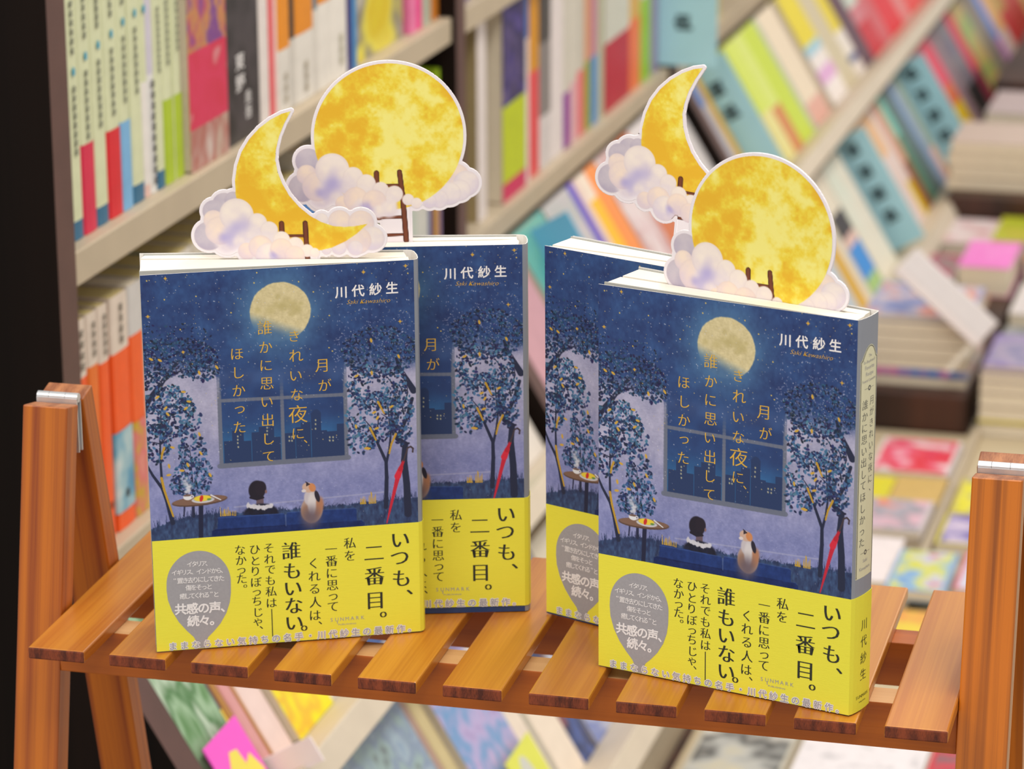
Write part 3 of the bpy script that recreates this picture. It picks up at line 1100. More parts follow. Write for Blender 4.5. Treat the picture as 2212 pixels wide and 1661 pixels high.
ROUND = [(W + 1.7, .9), (W + 2.7, 3.6), (W + 3.1, 9), (W + 2.7, 15), (W + 1.7, 17.6), (W, 18.5)]
FLAT = [(W + .9, 2.0), (W + 1.6, 5), (W + 2.2, 9), (W + 2.4, 13), (W + 2.3, 17.4), (W + 1.9, 18.4), (W, 18.9)]


def book_matrix(bx, by, yaw):
    return Matrix.Translation((bx, by, 0.0005)) @ Matrix.Rotation(yaw, 4, 'Z')


NOV = [(0.06372, 0.00662, 0.43793), (0.27439, 0.03899, -0.25709), (0.10042, 0.06153, 0.29705), (0.23430, 0.09925, -0.37149)]
mwA, mwB, mwC, mwD = [book_matrix(*n) for n in NOV]
make_novel('novel', 'blue moonlit novel at front left of the stand, crescent moon bookmark rising from its pages', mwA, 9.0, 38.0, ROUND, 0.0, (0.6, 5.2), (31.63, -.199))
make_novel('novel', 'blue moonlit novel at front right of the stand showing its grey spine with cream label', mwB, 6.0, 33.5, FLAT, 0.0, (0.6, 3.8), (18.5, -.0555), True)
make_novel('novel', 'blue moonlit novel half hidden behind the front left copy, its yellow band sitting slightly high', mwC, 2.4, 23.5, ROUND, 2.8, (0.6, 1.6), (12.0, 0.0))
make_novel('novel', 'blue moonlit novel mostly hidden behind the front right copy, only its left strip showing', mwD, 1.4, 21.0, ROUND, 0.6, (0.4, 0.8), (4.0, .1))


# ---------------------------------------------------------------- die-cut bookmarks
def puff(cv, c, r, hi, lo, n, sd, tone=1.0, soft=False):
    """one round cloud lobe, cream toward the upper left and lilac toward its rim"""
    sl = cv.win(c[0] - r - .5, c[1] - r - .5, c[0] + r + .5, c[1] + r + .5)
    x, y = cv.U[sl] - c[0], cv.V[sl] - c[1]
    if x.size == 0:
        return
    d = np.hypot(x, y) / r
    t = np.clip(.50 - .42 * (-y / r) - .06 * x / r + .35 * (d - .6) + (n[sl] - .5) * 1.1, 0, 1)
    t = t * tone
    col = np.array(hi, float) * (1 - t[..., None]) + np.array(lo, float) * t[..., None]
    m = (1 - (sstep(.55, 1.04, d) if soft else sstep(1 - .35 / r, 1 + .25 / r, d)))[..., None]
    rim = (0 if soft else 1) * (sstep(.78, 1.0, d) * .16)[..., None]
    col = col * (1 - rim) + np.array([196, 176, 184.]) * rim
    cv.A[sl] = cv.A[sl] * (1 - m) + col * m


def moon_ink(cv, mask, c, sd, warm):
    U, V = cv.U - c[0], cv.V - c[1]
    a = fbm(U / 15 + 20, V / 15 + 20, sd, 5)
    b = fbm(U / 6 + 20, V / 6 + 20, sd + 40, 4)
    e = fbm(U / 1.5 + 40, V / 1.5 + 40, sd + 80, 3)
    side = np.clip(U / 36.0, -1, 1)
    g = a * .58 + b * .42 + (e - .5) * .16 + warm + .05 * side + .03 * np.clip(V / 36.0, -1, 1) * side
    t = sstep(.30, .70, g)
    dark, mid, light = np.array([230, 180, 44.]), np.array([236, 210, 66.]), np.array([242, 232, 130.])
    lo = np.clip(t * 2, 0, 1)[..., None]
    hi_ = np.clip(t * 2 - 1, 0, 1)[..., None]
    col = dark * (1 - lo) + mid * lo
    col = col * (1 - hi_) + light * hi_
    cv.put((slice(None), slice(None)), mask, col)


def sdf_circles(U, V, cs):
    d = np.full(U.shape, 1e9)
    for (c, r) in cs:
        d = np.minimum(d, np.hypot(U - c[0], V - c[1]) - r)
    return d


def sdf_box(U, V, x0, x1, y0, y1):
    dx = np.maximum(x0 - U, U - x1)
    dy = np.maximum(y0 - V, V - y1)
    return np.where((dx > 0) & (dy > 0), np.hypot(dx, dy), np.maximum(dx, dy))


def card_mesh(name, cv, sd_fn, y, parent, mat):
    res = cv.res
    sdv = sd_fn(cv.U, cv.V)
    h = .05
    gx = (sd_fn(cv.U + h, cv.V) - sd_fn(cv.U - h, cv.V)) / (2 * h)
    gy = (sd_fn(cv.U, cv.V + h) - sd_fn(cv.U, cv.V - h)) / (2 * h)
    near = (sdv > -.35 * res) & (sdv < .9 * res)
    mv = np.where(near, sdv, 0)
    return grid_mesh(name, cv, lambda u, v: np.stack([u / 1e3, np.full_like(u, y), -v / 1e3], -1), sdv < .9 * res, parent, mat,
                     snap=lambda u, v: (u - mv * gx, v - mv * gy))


m_cardink = attr_mat('bookmark_ink', 0.45)
m_card = M((236, 228, 234), 0.5, 0.01)
CREAM, PEACH, LILAC, ASH = (238, 222, 208), (240, 214, 190), (172, 160, 200), (168, 156, 176)


def bookmark(kind, label, mw, bend=0.0):
    root = thing('bookmark', label, 'bookmark', mw, 'die-cut moon bookmarks in the novels')
    full = kind == 'full'
    K = 0.0694
    if full:
        mr = 35.6
        clouds = [((-38.63, 11.03), 6.2, 'a'), ((-41.62, 24.17), 6.9, 'a'), ((-32.84, 28.42), 6.8, 'c'), ((-39.47, 17.77), 4.9, 'p'), ((-34.36, 23.64), 7.4, 'p'),
                  ((-27.24, 15.65), 8.2, 'k'), ((-27.81, 25.13), 8.0, 'c'), ((-17.46, 19.23), 4.9, 'k'), ((-19.87, 23.93), 6.0, 'c'), ((-11.27, 22.74), 4.7, 'k'),
                  ((-12.7, 27.47), 5.0, 'c'), ((-4.41, 25.94), 4.0, 'k'), ((-6.82, 30.31), 5, 'c'), ((2.15, 28.11), 4.2, 'k'), ((-0.24, 31.81), 4.4, 'c'), ((8.7, 30.97), 2.9, 'k'), ((12.64, 32.75), 2.7, 'k'),
                  ((-22.05, 32.39), 4.2, 'p'), ((-16.39, 30.12), 5.9, 'p'), ((-12.86, 34.96), 6.0, 'c'), ((-7.51, 31.66), 5.9, 'p'), ((-0.64, 35.55), 5.4, 'c'), ((-5.63, 36.81), 4.0, 'c')]
        right = [((31.67, 20.21), 6.6, 'p'), ((36.59, 23.37), 6.2, 'c'), ((33.57, 26.71), 5.2, 'c'), ((28.58, 28.31), 5.6, 'c'), ((23.58, 30.93), 4.4, 'c'), ((18.93, 32.06), 3.4, 'c')]
        shapes = [((0, 0), mr)]
        lad = dict(l=[(-6.22, 17.56), (-6.13, 22.85), (-5.68, 39.2), (-5.76, 49.47)], r=[(4.79, 17.3), (5.92, 27.85), (6.45, 34.67), (7.48, 51.12)], rungs=[((-5.36, 23.88), (5.53, 23.76)), ((-5.56, 39.75), (6.56, 39.45)), ((-5.74, 48.51), (7.07, 48.09))])
        tail = ((-5.02, -40.17)[0], (10.62, -39.88)[0], 30, 118)
        box = (-53, 49, -39, 60)
        zoff = ((-94.96, -41.8)[1])
        moon_sd = lambda U, V: np.hypot(U, V) - mr
    else:
        mr = 34.8
        outer = [(-8.33, -32.53), (-13.01, -31.19), (-18.26, -28.4), (-23.56, -24.36), (-28.26, -19.24), (-32.02, -13.19), (-34.39, -6.57), (-35.54, 0.4), (-35.4, 7.4), (-33.96, 14.76), (-30.93, 21.48), (-26.57, 27.56), (-20.84, 31.97), (-14.38, 34.38), (-6.57, 35.44), (1.94, 35.03), (9.17, 33.33), (15.77, 30.21), (21.08, 26.55), (26.01, 22.02)]
        inner = [(20.51, 23.05), (15.29, 23.42), (10.09, 22.98), (4.28, 20.93), (-0.85, 17.81), (-5.93, 13.35), (-10.32, 7.98), (-13.39, 2.22), (-15.31, -3.12), (-16.29, -9.1), (-15.8, -14.39), (-14.25, -20.33), (-11.61, -26.57)]
        ring_pts = np.array(outer + inner)

        def crescent_sd(U, V):
            d = np.full(U.shape, 1e9)
            ins = np.zeros(U.shape, bool)
            for (ax, ay), (bx, by) in zip(ring_pts, np.roll(ring_pts, -1, 0)):
                ex, ey = bx - ax, by - ay
                t = np.clip(((U - ax) * ex + (V - ay) * ey) / (ex * ex + ey * ey), 0, 1)
                d = np.minimum(d, np.hypot(U - ax - t * ex, V - ay - t * ey))
                if ay != by:
                    ins ^= ((ay > V) != (by > V)) & (U < ex * (V - ay) / ey + ax)
            return np.where(ins, -d, d)
        clouds = [((-41.03, 12.03), 5.6, 'a'), ((-46.03, 15.34), 5.4, 'a'), ((-36.73, 10.06), 4.2, 'a'), ((-48.76, 27.4), 7.0, 'a'), ((-40.36, 29.82), 7.0, 'c'), ((-46.19, 19.7), 4.9, 'p'), ((-43.44, 24.75), 7.0, 'p'),
                  ((-35.35, 17.29), 8.1, 'k'), ((-35.68, 26.82), 8.0, 'c'), ((-25.7, 20.98), 4.6, 'k'), ((-27.83, 26.2), 5.8, 'c'), ((-20.27, 24.58), 4.2, 'k'), ((-21.39, 28.94), 5, 'c'), ((-14.55, 29.32), 4.1, 'k'), ((-15.64, 33.02), 4.4, 'c'), ((-8.1, 32.06), 4.0, 'k'), ((-2.63, 34.8), 3.2, 'k'), ((0.93, 35.83), 2.4, 'k'),
                  ((-31.06, 34.93), 4.2, 'p'), ((-24.46, 32.96), 5.8, 'p'), ((-21.0, 37.03), 6.0, 'c'), ((-14.7, 34.04), 5.4, 'p'), ((-8.58, 37.12), 4.8, 'p')]
        right = [((4.64, 19.72), 3.2, 'c'), ((13.09, 20.45), 5.4, 'p'), ((23.16, 21.53), 6.2, 'p'), ((28.2, 28.95), 5.8, 'c'), ((21.33, 29.91), 6.6, 'p'), ((20.26, 33.61), 3.6, 'c'), ((12.43, 33.22), 3.6, 'c'), ((6.52, 34.52), 2.2, 'c')]
        lad = dict(l=[(-14.31, 21.46), (-14.28, 26.97), (-15.48, 40.44), (-17.47, 58.06)], r=[(-3.16, 21.41), (-2.81, 31.76), (-2.4, 40.53), (-1.65, 58.17)], rungs=[((-14.17, 27.51), (-3.21, 27.59)), ((-15.48, 40.44), (-2.46, 40.2)), ((-16.49, 49.92), (-2.06, 49.47))])
        tail = ((-15.37, -59.0)[0], (3.56, -58.85)[0], 30, 112)
        box = (-62, 42, -40, 60)
        moon_sd = crescent_sd
    cs = [(c, r) for c, r, _ in clouds + right]
    art_sd = lambda U, V: np.minimum(moon_sd(U, V), sdf_circles(U, V, cs))
    tail_y1 = tail[3] if full else tail[3]
    zb = {'full': 82, 'crescent': 92}[kind]
    die_sd = lambda U, V: np.minimum(art_sd(U, V) - 1.45, sdf_box(U, V, tail[0], tail[1], 22 if full else 26, zb))
    ks = ('card', kind)
    if ks in _shared:
        mesh1, mesh2 = _shared[ks]
        a = bpy.data.objects.new('card', mesh1)
        b = bpy.data.objects.new('moon_print', mesh2)
        for o in (a, b):
            COL.objects.link(o)
            o.parent = root
    else:
        u0, u1, v0, v1 = box
        cvb = Canvas(u1 - u0, zb + 2 - v0, .4, (236, 228, 234), u0, v0)
        a = card_mesh('card', cvb, die_sd, 0.0, root, m_card)
        cv = Canvas(u1 - u0, zb + 2 - v0, .34, (236, 228, 234), u0, v0)
        n = fbm(cv.U / 5 + 30, cv.V / 5 + 30, 140, 4)
        tones = {'a': ((206, 196, 204), (176, 166, 188), .9), 'c': ((238, 226, 220), (212, 200, 218), .85), 'p': ((242, 222, 206), (214, 198, 212), .8), 'k': ((242, 230, 220), (222, 208, 214), .7)}
        for c, r, k in right:
            puff(cv, c, r, *tones[k][:2], n, 1, tones[k][2])
        for c, r, k in clouds:
            if k == 'a':
                puff(cv, c, r, *tones[k][:2], n, 1, tones[k][2])
        mmask = 1 - sstep(-.1, .25, moon_sd(cv.U, cv.V))
        if not full:
            rt = cv.A.copy()
        moon_ink(cv, mmask, (0, 0), 300 if full else 420, .02 if full else -.01)
        wood_c, edge_c = (116, 62, 40), (78, 38, 26)

        def ladder():
            for p, q in lad['rungs']:
                cv.line([p, q], 1.5, 1.5, edge_c, .25)
                cv.line([p, q], .9, .9, wood_c, .25)
            for side in ('l', 'r'):
                cv.line(lad[side], 2.5, 2.7, edge_c, .25)
                cv.line(lad[side], 1.6, 1.7, wood_c, .4)
        ladder()
        for c, r, k in clouds:
            if k != 'a':
                puff(cv, c, r, *tones[k][:2], n, 1, tones[k][2], k == 'c' and (full or c[1] < 36))
        for c, rx, ry in ([((-25.44, 22.46), 5.5, 6.5), ((-30.5, 27.11), 5, 3.5), ((-10.21, 34.67), 4.5, 3.0)] if full else [((-34.29, 24.14), 6.0, 5.5), ((-39.02, 28.82), 5, 3.5), ((-18.38, 37.05), 4, 2)]):
            for q in range(7):
                g = np.random.RandomState(int(rx * 10) + q)
                cv.ell((c[0] + g.normal(0, rx * .4), c[1] + g.normal(0, ry * .35)), rx * g.uniform(.35, .7), ry * g.uniform(.3, .6), (158, 150, 212), ang=g.uniform(0, 3), soft=.98, alpha=.22)
        # the ladder foot drops below the clouds
        foot_sd = lambda U, V: sdf_box(U, V, tail[0] + 1.2, tail[1] - 1.2, 20, zb - 1)
        b = card_mesh('moon_print', cv, lambda U, V: np.minimum(art_sd(U, V), foot_sd(U, V)), -0.00012, root, m_cardink)
        _shared[ks] = (a.data, b.data)
    md = a.modifiers.new('thickness', 'SOLIDIFY')
    md.thickness = 0.0011
    md.offset = 1.0 if a.data.polygons[0].normal.y > 0 else -1.0
    return root


CARDS = [
    ('crescent', 'crescent moon bookmark with clouds standing in the front left novel', 0, (0, 31.63), -0.1990, 84.40, 38.00, 0.000),
    ('full', 'full moon bookmark with clouds and ladder in the half hidden novel behind the left one', 2, (0, 12.00), 0.0000, 65.80, 51.10, 0.000),
    ('full', 'full moon bookmark sunk low in the front right novel', 1, (0, 18.50), -0.0555, 74.70, 29.30, 0.000),
    ('crescent', 'crescent moon bookmark on a ladder in the novel mostly hidden at the right', 3, (0, -0.16), 0.2000, 85.50, 59.50, 0.085),
]
for (kind, label, nov, o, ang, su, sh, roll) in CARDS:
    mw = [mwA, mwB, mwC, mwD][nov] @ Matrix.Translation((o[0] / 1e3, o[1] / 1e3, H / 1e3)) @ Matrix.Rotation(ang, 4, 'Z') @ Matrix.Translation((su / 1e3, 0, sh / 1e3)) @ Matrix.Rotation(roll, 4, 'Y')
    bookmark(kind, label, mw)


# ---------------------------------------------------------------- wooden slat stand
w_top = wood('slat_wood', (205, 134, 42), (176, 98, 26), 1, rings=75, rough=0.36, contrast=0.2, coat=0.45, fine=0.55)
w_end = wood('end_grain', (138, 62, 30), (74, 26, 12), 0, rings=260, rough=0.65, contrast=0.3, coat=0.0, fine=0.6, swirl=(1.0, 1.0, 5.0))
w_rail = wood('rail_wood', (190, 100, 18), (160, 76, 10), 0, rings=80, rough=0.4, contrast=0.3)
w_leg = wood('leg_wood', (194, 106, 16), (138, 58, 10), 2, rings=170, rough=0.42, contrast=0.3, coat=0.1, fine=0.3)
w_legdark = wood('dark_streak_leg_wood', (204, 112, 16), (84, 30, 8), 2, rings=150, rough=0.34, contrast=0.3, coat=0.15, seed=3.7, shift=-0.07)
w_legend = wood('leg_end_grain', (184, 122, 80), (132, 76, 48), 0, rings=200, rough=0.6, contrast=0.3, coat=0.0, fine=0.5, swirl=(1, 1, 1))
w_pale = wood('pale_rail_wood', (216, 170, 118), (196, 146, 96), 0, rings=60, rough=0.5, coat=0.0)
m_steel = M((214, 216, 220), 0.38, 0.04, 200, metal=0.6)

PITCH, SLW, SLD, SLT = 0.0416, 0.029, 0.176, 0.0062
stand = thing('plant_stand', 'varnished wooden folding stand with slatted tray and hinged legs holding the four novels', 'stand')
for i in range(11):
    mb = MB()
    mb.box((0, 0, -SLT), (SLW, SLD, 0), w_top, end=w_end, endaxis=1)
    o = mb.build('slat', stand, bevel=0.0009)
    o.location = (i * PITCH, 0, 0)
for nm, y in (('front_rail', 0.041), ('rear_rail', 0.116)):
    mb = MB()
    mb.box((-0.001, y, -0.0292), (0.4448, y + 0.018, -SLT), w_rail, end=w_pale if nm == 'front_rail' else None, endaxis=2)
    mb.build(nm, stand, bevel=0.0006)


def leg(name, x0, x1, yt, zt, yb, zb, d, mat):
    L = math.hypot(yt - yb, zt - zb)
    mb = MB()
    mb.box((0, 0, -L), (x1 - x0, d, 0), mat, end=w_legend, endaxis=2)
    o = mb.build(name, stand, bevel=0.0008)
    o.location = (x0, yt, zt)
    o.rotation_euler.x = math.atan2(yb - yt, zt - zb)
    return o


FLOOR = -0.86
fs, rs = -0.037 / 0.178, 0.0555 / 0.226       # lean of the front and rear legs
for side, x0, mats in ((0, -0.0245, (w_leg, w_leg)), (1, 0.4452, (w_legdark, w_legdark))):
    x1 = x0 + 0.0235
    zt = 0.1005 if side == 0 else 0.1015
    yt = 0.067 if side == 0 else 0.060
    leg('leg', x0, x1, yt, zt, yt + fs * (zt - FLOOR), FLOOR, 0.0150, mats[0])
    yr = yt + 0.0205
    leg('leg', x0, x1, yr, zt - 0.002, yr - rs * (FLOOR - zt + 0.002), FLOOR, 0.0140, mats[1])
    hinge = bpy.data.objects.new('hinge', None)
    COL.objects.link(hinge)
    hinge.parent = stand
    mb = MB()
    y0 = yt + 0.0178
    z0 = zt - 0.0006
    for a, b in ((0.001, 0.0072), (0.0074, 0.0158), (0.016, 0.0225)):
        mb.tube((x0 + a, y0, z0), (x0 + b, y0, z0), 0.0024, m_steel)
    mb.build('barrel', hinge, smooth=False)
    mb = MB()
    mb.box((x0 + 0.001, yt + 0.0151, z0 - 0.028), (x1 - 0.001, yt + 0.0160, z0), m_steel)
    mb.box((x0 + 0.001, yr - 0.0011, z0 - 0.028), (x1 - 0.001, yr - 0.0002, z0 - 0.002), m_steel)
    mb.build('leaf', hinge)

# ---------------------------------------------------------------- the shop furniture (bookcase frame: x out of the shelves, y along the aisle)
MBC = Matrix(((0.999901, 0.014041, 0.000200, -0.132067), (-0.014043, 0.999800, 0.014217, 0.406941), (-0.000000, -0.014218, 0.999899, 0.081866), (0, 0, 0, 1)))
w_dark = wood('dark_panel_wood', (24, 14, 10), (10, 6, 5), 2, rings=30, rough=0.65, contrast=0.2, coat=0.0, spec=0.12)
w_edge = M((92, 62, 56), 0.5, 0.10, 40)
m_shelf = M((190, 174, 150), 0.5, 0.04, 30)
m_ledge = M((212, 198, 178), 0.5, 0.04, 30)
m_back = M((150, 134, 92), 0.7, 0.08, 12)
w_table = wood('dark_table_wood', (74, 40, 26), (40, 20, 14), 2, rings=26, rough=0.5, contrast=0.2, coat=0.0)
m_tabletop = M((196, 180, 150), 0.55, 0.05, 20)

SX, SZ = 0.515, -0.857        # direction down the sloping tiers
NX, NZ = 0.857, 0.515         # and out of them
A0 = (0.0, -0.225)


def tier(h, n):
    return (A0[0] + SX * h + NX * n, A0[1] + SZ * h + NZ * n)


case = thing('bookcase', 'long shop bookcase with dark end panel, upright shelves above and sloping tiers below', 'bookcase', MBC)
TOP, YEND = 0.42, 5.2
prof = [(0.004, TOP), (-0.30, TOP), (-0.30, -0.92), (tier(.40, .012)[0], -0.92), tier(.40, .012), tier(.02, .012), (0.004, -0.232)]
panels = [(-0.037, -0.010), (0.814, 0.841), (1.664, 1.691), (4.222, 4.249)]
for k, (a, b) in enumerate(panels):
    mb = MB()
    mb.prism(prof, 1, a, b, w_edge, cap=w_dark)
    mb.build('end_panel' if k == 0 else 'divider', case)
spans = list(zip([p[1] for p in panels], [p[0] for p in panels[1:]] + [YEND]))
for a, b in spans:
    for nm, z in (('shelf', 0.0), ('shelf', -0.205), ('shelf', 0.215)):
        mb = MB()
        mb.box((-0.30, a, z - 0.0215), (0.0, b, z), m_shelf)
        mb.build(nm, case, bevel=0.001)
    mb = MB()
    mb.box((-0.312, a, -0.92), (-0.30, b, TOP), m_back)
    mb.build('back_panel', case)
    for h in (0.165, 0.363):
        mb = MB()
        mb.prism([tier(h, -.125), tier(h, .034), tier(h + .022, .034), tier(h + .022, -.125)], 1, a, b, m_ledge)
        mb.build('ledge', case, bevel=0.001)
    mb = MB()
    mb.prism([tier(.025, -.135), tier(.025, -.125), tier(.385, -.125), tier(.385, -.135)], 1, a, b, m_back)
    mb.build('sloping_back', case)
    mb = MB()
    mb.box((tier(.385, .02)[0] - .012, a, -0.92), (tier(.385, .02)[0], b, tier(.385, .02)[1]), m_shelf)
    mb.build('plinth', case)

mb = MB()
mb.box((-1.6, -2.6, FLOOR - .05), (3.2, 6.4, FLOOR), M((150, 138, 122), 0.35, 0.06, 5))
struct(mb.build('floor'))

table = thing('display_table', 'low stepped display table of dark wood beside the bookcase, covered with flat piles', 'table', MBC)
TZ = -0.600
for nm, x1, y0, y1, z in (('tabletop', 1.35, 0.50, 2.42, TZ), ('riser', 0.338, 1.66, 2.419, -0.556), ('riser', 1.35, 2.42, 2.90, -0.511), ('riser', 1.35, 2.902, 5.2, -0.452)):
    mb = MB()
    mb.box((0.212, y0, -0.80 if z != -0.556 else TZ), (x1, y1, z), w_table)
    mb.build(nm, table, bevel=0.002)
mb = MB()
mb.box((0.224, 0.502, TZ), (1.33, 1.655, TZ + 0.0015), m_tabletop)
mb.box((0.342, 1.655, TZ), (1.33, 2.415, TZ + 0.0015), m_tabletop)
mb.build('top_lining', table)
for x, y in ((0.26, 0.56), (1.28, 0.56), (0.26, 5.1), (1.28, 5.1)):
    mb = MB()
    mb.box((x, y, -0.848), (x + .05, y + .05, -0.80), w_table)
    mb.build('leg', table)
mb = MB()
mb.box((0.350, 1.08, TZ + .0015), (0.3575, 1.65, TZ + 0.014), m_shelf)
mb.build('partition_rail', table)


# ---------------------------------------------------------------- books of the shop
m_pages = M((226, 214, 192), 0.85, 0.04, 300, stretch=(1, 1, 1))


def bands_at(bands, z):
    for a, b, c in bands:
        if a <= z < b:
            return c
    return bands[-1][2]


def stroke_marks(mb, y, z0, z1, w, mat, seed, x):
    """a column of printed characters, each a little bundle of strokes"""
    q = random.Random(seed)
    n = max(1, int(round((z1 - z0) / (w * 1.15))))
    for k in range(n):
        zc = z1 - (k + .5) * (z1 - z0) / n
        t = w * .10
        for r in range(3):
            zz = zc + (r - 1) * w * .30
            a, b = q.uniform(.30, .5) * w, q.uniform(.30, .5) * w
            mb.face([(x, y - a, zz - t), (x, y + b, zz - t), (x, y + b, zz + t), (x, y - a, zz + t)], mat)
        for r in range(2):
            yy = y + (r - .5) * w * q.uniform(.3, .6)
            a, b = q.uniform(.3, .46) * w, q.uniform(.3, .46) * w
            mb.face([(x, yy - t, zc - a), (x, yy + t, zc - a), (x, yy + t, zc + b), (x, yy - t, zc + b)], mat)


_k = [0]


def book(label, mw, t, h, depth, bands, group=None, name='paperback', obi=None, marks=(), dots=(), top=None, cat='book', title=None, board=None, pages=None):
    """local axes: x out of the spine, y thickness, z height; bands colour the cover from foot to head (metres)"""
    _k[0] += 1
    root = thing(name, label, cat, mw, group)
    e = min(.0015, t * .3)
    hy = t / 2
    prof = [(-depth, -hy), (-.0015, -hy), (-.0004, -hy + e), (0, 0), (-.0004, hy - e), (-.0015, hy), (-depth, hy)]
    cuts = sorted({0.0, h} | {b for a, b, c in bands if 0 < b < h})
    mb = MB()
    for za, zb in zip(cuts, cuts[1:]):
        c = bands_at(bands, (za + zb) / 2)
        mat = c if not isinstance(c, (str, tuple)) else M(c, 0.45, 0.05, 80)
        for q, (a, b) in enumerate(zip(prof, prof[1:])):
            mat = M(board, .7, .04) if board and q in (0, len(prof) - 2) else (c if not isinstance(c, (str, tuple)) else M(c, 0.45, 0.05, 80))
            mb.face([(a[0], a[1], za), (b[0], b[1], za), (b[0], b[1], zb), (a[0], a[1], zb)], mat)
    mb.build('cover', root, fix=False)
    mb = MB()
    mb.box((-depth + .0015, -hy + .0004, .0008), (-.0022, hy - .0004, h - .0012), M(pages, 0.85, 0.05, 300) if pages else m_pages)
    mb.build('page_block', root)
    if obi:
        z0, z1, c = obi
        mat = c if not isinstance(c, (str, tuple)) else M(c, 0.5, 0.05, 80)
        mb = MB()
        p2 = [(x + .0004 if abs(y) < hy else x, y * (1 + .0007 / hy)) for x, y in prof]
        for a, b in zip(p2, p2[1:]):
            mb.face([(a[0], a[1], z0), (b[0], b[1], z0), (b[0], b[1], z1), (a[0], a[1], z1)], mat)
        mb.build('paper_band', root, fix=False)
    if marks or dots:
        mb = MB()
        for (y, z0, z1, w, col) in marks:
            stroke_marks(mb, y, z0, z1, w, M(col, .6, .02), _k[0] * 7 + int(z0 * 999), .0009)
        for (y, z, r, col) in dots:
            mb.face([(.0009, y + r * math.cos(2 * math.pi * i / 14), z + r * 1.3 * math.sin(2 * math.pi * i / 14)) for i in range(14)], M(col, .6, .02))
        mb.build('spine_lettering', root, fix=False)
    if title:
        txt, size, foot, col = title
        tx = Text()
        for i, ch in enumerate(txt):
            tx.char(ch, (depth * (.40 if i < 2 else .62) * 1e3, (h - (.056, .041, .029, .018)[i]) * 1e3), size * 1e3 * (1 if i < 2 else .75), offset=.012, sx=1.45)
        tx.build('cover_lettering', lambda u, v, lift: np.stack([u / 1e3 - depth, -hy - .0003 - lift, h - v / 1e3], -1), M(col, .6, .02), root)
    if top:
        mb = MB()
        mb.box((-depth + .004, hy, .004), (-.003, hy + .0003, h - .004), top)
        mb.build('cover_picture', root)
    return root


def spot(row, y, n=0.0):
    """a place on a shelf: matrix for a book standing with its spine out"""
    if row in ('upper', 'lower'):
        z = 0.0003 if row == 'upper' else -0.2047
        return MBC @ frame((-.010 + n, y, z), (1, 0, 0), (0, 1, 0), (0, 0, 1))
    h = .1645 if row == 'tier one' else .3625
    x, z = tier(h, n - .0005)
    return MBC @ frame((x, y, z), (NX, 0, NZ), (0, 1, 0), (-SX, 0, -SZ))


def row_of(row, group, items):
    for it in items:
        y0, y1, h, bands, label = it[:5]
        kw = it[5] if len(it) > 5 else {}
        n = kw.pop('n', 0.0)
        if kw.pop('face', False):                     # turned to show its front cover
            t = kw.pop('t', .012)
            m = spot(row, (y0 + y1) / 2, n) @ Matrix.Translation((0, 0, 0)) @ frame((-t / 2, (y1 - y0) / 2, 0), (0, 1, 0), (-1, 0, 0), (0, 0, 1))
            book(label, m, t, h, y1 - y0, bands, group, **kw)
        else:
            book(label, spot(row, (y0 + y1) / 2, n), (y1 - y0) - .0006, h, kw.pop('depth', .105), bands, group, **kw)


GRN, DKB = (214, 218, 180), (40, 104, 140)


def green(y0, y1, z_dot, label, obi=None, foot=None, marks=True, h=.152, dot=True):
    b = [(0, .012, foot), (.012, h, GRN)] if foot else [(0, h, GRN)]
    w = min(.0048, (y1 - y0) * .28)
    kw = dict(obi=obi)
    mk = []
    if marks:
        mk = [((y1 - y0) * -.02, z_dot - .052, z_dot - .008, w, (112, 116, 102)), ((y1 - y0) * -.02, z_dot + .010, min(z_dot + .045, h - .004), w, (112, 116, 102))]
    kw['marks'] = mk
    kw['dots'] = [(0, z_dot, .0022, (60, 160, 190))] if dot else []
    return (y0, y1, h, b, label, kw)


